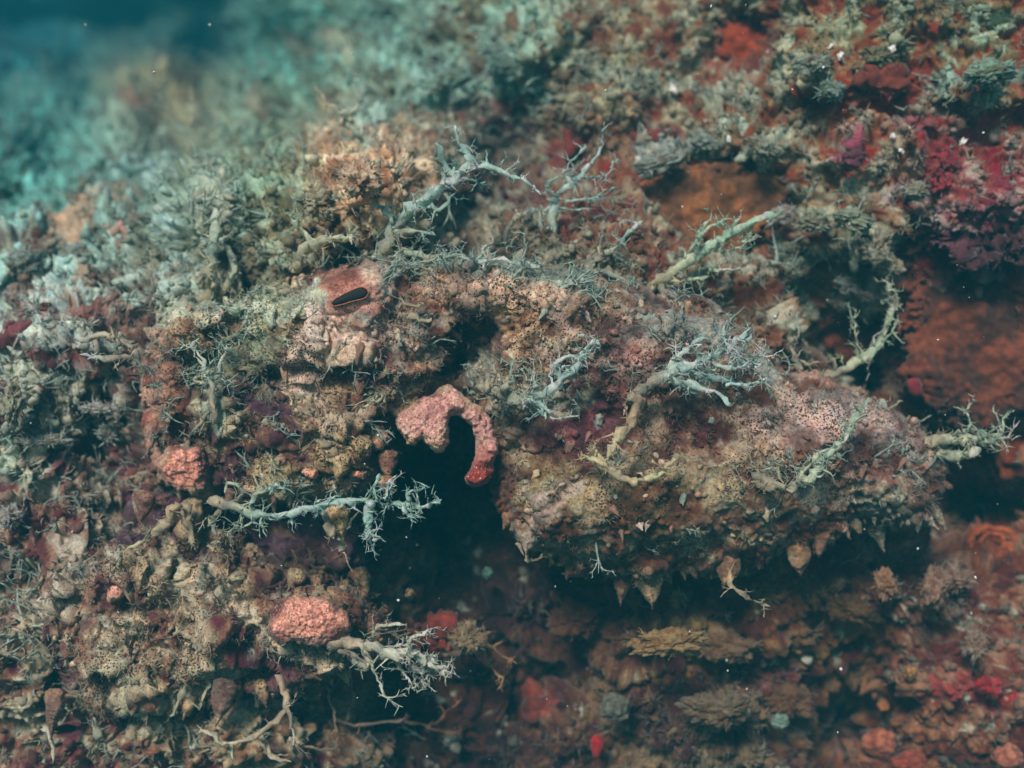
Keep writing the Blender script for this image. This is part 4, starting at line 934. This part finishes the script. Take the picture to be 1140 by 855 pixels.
# ------------------------------------------------------------------ things on the reef
def reef_y(px, py):
    i = int(np.argmin((reefXY[:, 0] - px) ** 2 + (reefXY[:, 1] - py) ** 2)); return float(reefP[i, 1])
def sponge(poly, yoff, T_, c1, c2, label, cat='sponge', name='encrusting_sponge', edge=30, ragged=12, amp=.003, group=None):
    A = np.array(poly); cx, cy = A.mean(0)
    a, b = lin(c1), lin(c2)
    y = reef_y(cx, cy) + yoff
    o, dat = relief(name, poly, y, T_, edge, 2.0, M_sponge, lambda px, py, P, h: np.clip((b + (a - b) * sstep(-.5, .6, fbm(P, 45, 4, 61, .65) * 1.3)[:, None]) * (1 + .4 * fbm(P, 240, 3, 62))[:, None], .004, .8), None,
                    lambda P, u, v: (amp * 1.6 * fbm(P, 40, 4, 63, .6) + amp * .8 * (.5 - worley(P, 110, 64)), 0 * u), ragged=ragged * 1.6)
    tag(o, label, cat, group); return o
sponge([(700, 200), (750, 182), (820, 178), (870, 195), (890, 225), (885, 265), (850, 282), (790, 290), (730, 285), (700, 260), (690, 230)], -.024, .012, (132, 82, 44), (92, 60, 38), 'smooth brown-orange sponge in the hollow behind the back tassels')
sponge([(895, 345), (930, 330), (975, 345), (990, 385), (960, 410), (915, 405), (890, 380)], -.006, .010, (128, 66, 44), (84, 44, 34), 'small rust-orange sponge framed by the curling tassel')
sponge([(1000, 320), (1050, 305), (1110, 312), (1160, 330), (1180, 400), (1150, 470), (1080, 475), (1025, 460), (1000, 420), (1005, 370)], -.008, .014, (112, 58, 38), (66, 38, 30), 'large rust-orange sponge at the right edge of the reef', edge=40)
sponge([(795, 30), (825, 18), (860, 24), (868, 55), (850, 88), (815, 90), (795, 65)], -.006, .008, (140, 56, 28), (95, 40, 24), 'dark orange sponge in a pocket near the top edge', ragged=8)
sponge([(955, 85), (985, 70), (1012, 88), (1008, 108), (975, 116), (952, 104)], -.006, .008, (112, 50, 38), (80, 38, 30), 'small bright red sponge among the gravelly turf', ragged=8, edge=14)
sponge([(1040, 170), (1060, 160), (1072, 185), (1068, 215), (1048, 222), (1036, 200)], -.006, .008, (140, 34, 44), (90, 26, 40), 'dark crimson sponge on the right of the reef', ragged=7, edge=14)
sponge([(620, 150), (638, 140), (648, 165), (640, 185), (624, 180)], -.008, .006, (112, 40, 38), (76, 32, 30), 'crimson sponge beside the thin-tipped tassel', ragged=5, edge=12)
sponge([(455, 690), (485, 678), (520, 690), (522, 712), (490, 722), (460, 715)], -.055, .010, (130, 50, 38), (85, 34, 30), 'red-orange sponge behind the forked chin tassel', ragged=7, edge=14)
sponge([(575, 780), (605, 770), (630, 785), (622, 802), (590, 806)], -.01, .010, (120, 56, 46), (78, 36, 32), 'dull red sponge in the dark below the fish', ragged=6, edge=12)
sponge([(658, 826), (667, 818), (671, 832), (667, 846), (659, 844)], -.012, .006, (190, 26, 34), (120, 20, 26), 'bright scarlet scrap of sponge at the bottom edge', ragged=3, edge=8)
sponge([(1082, 758), (1105, 752), (1120, 768), (1112, 782), (1088, 780)], -.014, .010, (185, 28, 36), (110, 20, 28), 'bright scarlet sponge low on the right', ragged=5, edge=10)
sponge([(700, 150), (735, 140), (760, 148), (745, 165), (712, 168)], -.006, .006, (108, 42, 40), (76, 32, 30), 'thin crimson sponge above the grey weed clump', ragged=6, edge=10)
sponge([(1010, 425), (1024, 422), (1028, 436), (1016, 442)], -.03, .006, (140, 40, 50), (100, 30, 40), 'tiny crimson sponge below the large rust-orange one', ragged=3, edge=7)
sponge([(0, 362), (50, 358), (75, 368), (60, 382), (10, 388), (-20, 380)], -.01, .006, (112, 58, 62), (80, 46, 48), 'rosy coralline crust at the left edge', cat='crust', name='coralline_crust', ragged=7, edge=12)
sponge([(935, 168), (955, 162), (968, 176), (955, 190), (938, 186)], -.008, .005, (112, 52, 68), (80, 40, 52), 'magenta coralline crust above the weed arch', cat='crust', name='coralline_crust', ragged=5, edge=10)
sponge([(1040, 240), (1090, 225), (1140, 240), (1150, 280), (1100, 300), (1045, 290)], -.005, .006, (86, 44, 56), (62, 32, 40), 'broad purple coralline crust at the right edge', cat='crust', name='coralline_crust', ragged=16, edge=20, amp=.007)

def L(px, py, dy, rx, ry, label, cat, name, **k):
    y = reef_y(px, py) + dy
    o = lump(name, px, py, y, rx, ry, **k); tag(o, label, cat); return o
ORG = dict(mat=M_sponge, rough=.3, cauli=.22, fine=.08, sub=4)
L(980, 826, -.012, 17, 15, 'round pale orange sea squirt, left of two at the bottom right', 'sea squirt', 'sea_squirt', colr=(170, 105, 78), col2=(120, 62, 46), seed=1, **ORG)
L(1122, 842, -.012, 16, 12, 'round pale orange sea squirt in the bottom right corner', 'sea squirt', 'sea_squirt', colr=(170, 108, 84), col2=(120, 66, 50), seed=2, **ORG)
L(1012, 848, -.010, 18, 10, 'deep orange sea squirt at the bottom edge between two paler ones', 'sea squirt', 'sea_squirt', colr=(150, 72, 50), col2=(105, 46, 36), seed=3, **ORG)
L(1014, 748, -.012, 7, 8, 'tiny yellow-orange sea squirt on the dark reef', 'sea squirt', 'sea_squirt', colr=(150, 112, 66), col2=(110, 76, 46), seed=4, **ORG)
L(983, 786, -.012, 6, 6, 'tiny ochre sea squirt low on the dark reef', 'sea squirt', 'sea_squirt', colr=(180, 120, 70), col2=(130, 80, 50), seed=5, **ORG)
L(543, 638, -.03, 6, 6, 'small green ball glowing pale in the dark hollow', 'sea squirt', 'sea_squirt', colr=(90, 135, 120), col2=(50, 85, 75), seed=6, **ORG)
L(685, 788, -.03, 16, 14, 'blurry grey-green sea squirt on the dark reef', 'sea squirt', 'sea_squirt', colr=(98, 104, 90), col2=(66, 64, 56), seed=7, **ORG)
L(868, 803, -.02, 10, 8, 'small mint green sea squirt below the belly', 'sea squirt', 'sea_squirt', colr=(120, 150, 138), col2=(80, 95, 85), seed=8, **ORG)
# ringed tube by the right edge
ty = reef_y(1105, 600) - .02
t_ = empty('tube_sponge', W(1105, 610, ty), 'dull orange ringed tube sponge by the right edge', 'sponge')
for (rx, ry, yy, nm) in ((25, 16, 0, 'outer_ring'), (13, 9, -.004, 'inner_ring')):
    pts = [(1105 + rx * math.cos(a), 603 + ry * math.sin(a)) for a in np.linspace(0, 2 * math.pi, 14)]
    V, F = tube(pts, (6 if rx > 20 else 4, 6 if rx > 20 else 4), ty + yy, seg=8, sub=3, bumpy=.06)
    C_ = np.clip(lin((168, 84, 46))[None] * (1 + .4 * fbm(V, 120, 3, 3))[:, None], .01, .8)
    mesh_np(nm, V, fix(F), M_sponge, C_, t_)
# white shell scraps
for k, (x, y, r, lb) in enumerate([(749, 100, 6.5, 'round white shell scrap above the grey weed clump'), (859, 62, 7, 'tilted white shell scrap right of the orange pocket'), (936, 62, 5, 'white shell scrap near the top, third from the left'),
                                   (924, 52, 3.5, 'tiny white shell scrap just left of a larger one near the top'), (993, 55, 5, 'cream shell scrap near the top right'), (14, 148, 6, 'white shell scrap at the left edge in the blue-green shade'),
                                   (1003, 168, 4, 'small grey-white shell scrap beside the magenta crust'), (994, 152, 4, 'small cream shell scrap above the magenta crust'), (811, 155, 4, 'small cream shell scrap in the middle of the upper reef'),
                                   (1072, 158, 5, 'pale shell scrap above the dark crimson sponge'), (84, 590, 4, 'small pale shell scrap on the left above the jaw'), (1084, 720, 5, 'pale shell scrap low on the right')]):
    o = L(x, y, -.006, r * .85, r * .55, lb, 'shell', 'shell_fragment', colr=(225, 225, 225), col2=(170, 170, 165), mat=M_shell, rough=.9, cauli=.3, fine=.1, sub=3, seed=20 + k, rot=35 + 30 * k)

# clumps of pale weed and turf that can be told apart
CL = [  # x, y, rx, ry, rot, c, label, dy
 (735, 182, 34, 13, -20, (165, 180, 172), 'grey fluffy weed clump above the brown-orange sponge', -.02),
 (785, 158, 22, 12, 20, (160, 178, 168), 'pale weed clump right of the grey fluffy one', -.015),
 (560, 70, 34, 12, 38, (140, 180, 170), 'pale teal finger of weed slanting down near the top', -.02),
 (500, 90, 30, 14, -20, (150, 192, 180), 'pale teal weed clump beside the slanting finger', -.02),
 (470, 55, 26, 16, 0, (125, 165, 150), 'soft green weed clump near the top left of centre', -.02),
 (850, 165, 22, 12, 30, (165, 178, 160), 'pale weed clump above the long sponge', -.012),
 (905, 72, 24, 14, 0, (165, 180, 165), 'pale gravelly clump right of the orange pocket', -.014),
 (925, 100, 18, 12, 0, (150, 180, 165), 'mint weed clump above the orange crust', -.012),
 (1100, 82, 30, 16, -10, (150, 185, 165), 'mint green weed clump near the right edge', -.016),
 (1020, 212, 18, 10, 0, (170, 178, 160), 'pale weed clump below the dark crimson sponge', -.014),
 (975, 62, 22, 12, 0, (140, 140, 110), 'olive weed clump left of the cream shell scrap', -.012),
 (872, 240, 14, 12, 0, (190, 190, 185), 'greyish pink knob of weed at the end of the long tassel', -.028),
 (905, 248, 22, 12, 0, (160, 172, 150), 'green-grey clump at the left foot of the weed arch', -.02),
 (950, 245, 26, 13, 15, (160, 178, 155), 'green-grey clump on top of the weed arch', -.02),
 (980, 272, 16, 20, 20, (170, 175, 155), 'yellowish clump at the right shoulder of the weed arch', -.022),
 (990, 298, 14, 14, 0, (180, 180, 155), 'yellow-grey clump at the right foot of the weed arch', -.022),
 (942, 318, 14, 10, 40, (175, 185, 178), 'pale crooked clump inside the weed arch', -.02),
 (968, 330, 14, 8, 0, (178, 182, 170), 'pale flat clump above the small rust sponge', -.018),
 (365, 165, 22, 20, 0, (228, 208, 180), 'cream clump of weed left of the first tassel', -.03),
 (400, 200, 26, 24, 0, (232, 210, 182), 'large cream and brown weed clump above the eye', -.03),
 (438, 170, 22, 20, 0, (222, 214, 188), 'cream clump between the big one and the tassel', -.03),
 (355, 225, 22, 20, 0, (190, 192, 165), 'olive clump above the brow', -.03),
 (155, 265, 12, 16, 0, (195, 165, 145), 'pinkish knob of weed on the left ledge', -.02),
 (85, 285, 22, 14, 0, (160, 180, 172), 'grey-white clump on the left ledge', -.02),
 (30, 290, 22, 16, 0, (155, 175, 168), 'grey-white clump at the left edge of the ledge', -.02),
 (20, 330, 18, 14, 0, (185, 180, 175), 'pale clump below the ledge at the left edge', -.014),
 (110, 455, 24, 7, 4, (185, 192, 185), 'pale flat shelf of weed in the dark hollow', -.03),
 (120, 482, 12, 12, 0, (170, 185, 175), 'small pale clump under the flat shelf', -.026),
 (55, 490, 26, 6, -4, (175, 182, 172), 'thin pale shelf of weed on the left', -.022),
 (15, 450, 14, 26, 0, (180, 185, 165), 'upright pale clump at the left edge', -.018),
 (12, 575, 14, 14, 0, (185, 190, 185), 'white-grey clump at the left edge beside the jaw', -.02),
 (520, 712, 22, 18, 20, (165, 150, 120), 'tan sac-like sea squirt left of the brown forked weed', -.07),
 (640, 690, 30, 24, 0, (110, 75, 58), 'blurred brown lump in the shade under the belly', -.02),
 (745, 715, 44, 16, -4, (175, 150, 105), 'sandy-coloured lump under the belly', -.03),
 (810, 720, 36, 18, 8, (140, 118, 92), 'brown-grey lump right of the sandy one', -.024),
 (800, 790, 40, 22, 0, (135, 120, 98), 'dull grey-brown lump near the bottom', -.016),
 (880, 780, 30, 20, 20, (130, 100, 75), 'brown lump beside the dark crack', -.016),
 (1040, 655, 18, 26, 10, (170, 140, 122), 'pinkish grey crinkled lump right of the belly flaps', -.03),
 (985, 650, 14, 20, -20, (170, 135, 105), 'tan flap-like lump under the tail end', -.03),
 (1065, 645, 20, 16, 0, (165, 140, 125), 'pinkish grey lump left of the ringed tube', -.024),
 (1085, 715, 14, 18, 0, (170, 150, 135), 'greyish clump above the scarlet sponge', -.02),
 (950, 680, 30, 18, 20, (115, 88, 55), 'olive-brown lump under the tail end', -.014),
]
for k, (x, y, rx, ry, rot, c, lb, dy) in enumerate(CL):
    cat = 'sea squirt' if 'sea squirt' in lb else ('rock' if 'lump' in lb else 'seaweed')
    nm = {'sea squirt': 'sea_squirt', 'rock': 'reef_lump', 'seaweed': 'weed_clump'}[cat]
    yy = reef_y(x, y) + dy
    t = empty(nm, W(x, y + ry, yy), lb, cat)
    o = lump('mass', x, y, yy, rx * .75, ry * .75, colr=tuple(int(v * .93) for v in c), col2=tuple(int(v * q_) for v, q_ in zip(c, (.74, .62, .55))), sub=5, rough=.55, cauli=.5, fine=.22, rot=rot, seed=60 + k, parent=None)
    o.parent = t; o.location = Vector(o.location) - t.location
    me = o.data; nv = len(me.vertices); co = np.empty(nv * 3, np.float32); me.vertices.foreach_get('co', co); co = co.reshape(-1, 3) + np.array(W(x, y, yy), np.float32)
    nr = co - np.array(W(x, y, yy)); nr /= np.linalg.norm(nr, axis=1)[:, None] + 1e-9
    cnt = int((20 + rx * ry * .12) * (.35 if cat == 'rock' else 1)); q = rng.choice(nv, cnt)
    o = turf_mesh('fuzz', co[q], nr[q], np.repeat((lin(c) * 1.0)[None], cnt, 0), (.0012 + .0022 * rng.random(cnt) ** 2) * (1 + yy), 'thread', 500 + k, None, t); o['kind'] = 'stuff'

# fine branching weeds out on the reef
WD = [
 ([([(175, 104), (188, 124), (198, 140), (206, 150)], (3, 2)), ([(198, 140), (214, 148)], (2, 1))], .22, (150, 180, 172), 'thin pale weed stem leaning left in the blue-green haze'),
 ([([(212, 94), (213, 118), (214, 142)], (1.6, 2.4))], .22, (150, 180, 172), 'thin upright weed stem between two others in the haze'),
 ([([(246, 100), (243, 122), (240, 145)], (1.6, 3))], .22, (150, 180, 172), 'thin upright weed stem, rightmost of three in the haze'),
 ([([(262, 152), (272, 168), (288, 182)], (2, 3.4)), ([(290, 182), (298, 160), (320, 145)], (3, 1.4)), ([(296, 170), (312, 162), (318, 156)], (2, 1)), ([(290, 184), (318, 168), (340, 172)], (3.4, 1.6)), ([(280, 178), (262, 186), (258, 200)], (3, 1.4)), ([(290, 185), (300, 200), (292, 220)], (4, 2))], .12, (150, 182, 168), 'pale branching weed in front of the green hollow'),
 ([([(352, 96), (362, 112), (376, 124), (392, 128)], (3, 5)), ([(392, 128), (398, 112), (394, 84)], (3, 1.2)), ([(380, 126), (388, 140), (400, 150)], (5, 6))], .10, (165, 190, 178), 'pale forked weed standing above the cream clumps'),
 ([([(270, 205), (278, 222), (290, 235)], (2, 2)), ([(290, 235), (310, 226), (322, 210)], (2.6, 1.2)), ([(288, 232), (286, 214)], (2, 1)), ([(300, 230), (318, 240), (330, 236)], (2, 1))], .10, (135, 165, 145), 'greenish branching weed in the hollow above the snout'),
 ([([(110, 158), (122, 172), (134, 180)], (3, 2))], .25, (150, 175, 170), 'short pale weed stem far out on the left'),
 ([([(505, 706), (530, 712), (548, 722), (574, 738)], (7, 1.5)), ([(532, 714), (540, 704), (552, 704)], (3.4, 1.2)), ([(545, 722), (560, 712)], (2, 1)), ([(538, 718), (544, 738), (560, 756)], (3, 1)), ([(530, 716), (534, 732)], (2.4, 1))], .05, (150, 112, 82), 'brown finger-branched weed in the dark below the gills'),
 ([([(440, 800), (470, 806), (500, 818), (520, 810)], (3, 1.4)), ([(480, 810), (500, 790), (515, 780)], (2.4, 1))], .07, (120, 84, 66), 'brown branching weed at the bottom centre'),
 ([([(370, 800), (400, 806), (440, 802), (455, 798)], (4, 1.6)), ([(385, 805), (392, 780), (390, 750)], (3.4, 1.4))], .05, (110, 98, 90), 'grey-brown weed at the bottom left of centre'),
 ([([(346, 750), (362, 768), (372, 790), (374, 815)], (2.6, 1.4)), ([(340, 830), (365, 835), (378, 820)], (2.4, 1))], .04, (130, 115, 95), 'thin curved weed below the pink pad'),
 ([([(200, 740), (205, 770), (190, 800)], (6, 3)), ([(205, 770), (222, 790)], (4, 1.5)), ([(228, 730), (232, 760), (222, 780)], (5, 2))], .0, (160, 160, 138), 'pale strands of weed hanging in the lower left'),
 ([([(98, 720), (100, 745), (108, 772)], (6, 3)), ([(50, 810), (58, 830), (60, 850)], (5, 2))], .0, (150, 145, 125), 'pale strands of weed at the far lower left'),
 ([([(320, 790), (290, 815), (255, 828), (225, 812)], (5, 3)), ([(290, 815), (300, 840), (325, 850)], (4, 2)), ([(255, 828), (262, 850)], (4, 2))], .0, (158, 152, 130), 'tangled pale weed at the bottom left'),
 ([([(602, 640), (598, 660), (590, 690)], (4, 2))], .12, (150, 62, 46), 'thin red weed stem in the dark under the belly'),
 ([([(375, 600), (392, 625), (398, 648)], (10, 3)), ([(392, 625), (380, 640)], (6, 3))], .06, (150, 82, 54), 'rust-brown weed blade in the mouth corner'),
]
for k, (br, y, c, lb) in enumerate(WD):
    rg = np.random.default_rng(900 + k)
    b2 = [(b[0], b[1], y + np.cumsum(rg.normal(size=len(b[0])) * .002)) for b in br]
    o = tassel('branching_weed', b2, y, c, None, .8, 700 + k, fuzz=.5); tag(o, lb, 'seaweed')

# drifting specks close to the reef (nobody could count them)
k = 260
px = rng.uniform(-40, 1180, k); py = rng.uniform(-40, 900, k); yy = rng.uniform(-.12, .02, k)
o = turf_mesh('drifting_specks', W(px, py, yy), np.tile([[0, -1, 0]], (k, 1)), np.tile(lin((215, 220, 215))[None], (k, 1)), .00014 + .0005 * rng.random(k) ** 5, 'blob', 77, M_shell); tag(o, kind='stuff')
o['label'] = 'tiny white specks drifting in the water'

# ------------------------------------------------------------------ the water between: one closed box of haze
import bmesh
bm = bmesh.new(); bmesh.ops.create_cube(bm, size=1)
me = bpy.data.meshes.new('haze'); bm.to_mesh(me); bm.free()
hz = bpy.data.objects.new('haze', me); COL.objects.link(hz)
hz.location = (0, 1.7, 0); hz.scale = (8, 5.0, 5.4)
hm = bpy.data.materials.new('water_haze'); hm.use_nodes = True
hn = hm.node_tree.nodes; hn.remove(hn['Principled BSDF'])
pv = hn.new('ShaderNodeVolumePrincipled')
pv.inputs['Color'].default_value = (.03, .45, .60, 1)
pv.inputs['Density'].default_value = .23
pv.inputs['Anisotropy'].default_value = 0.0
hm.node_tree.links.new(pv.outputs[0], hn['Material Output'].inputs['Volume'])
me.materials.append(hm); tag(hz, kind='stuff')
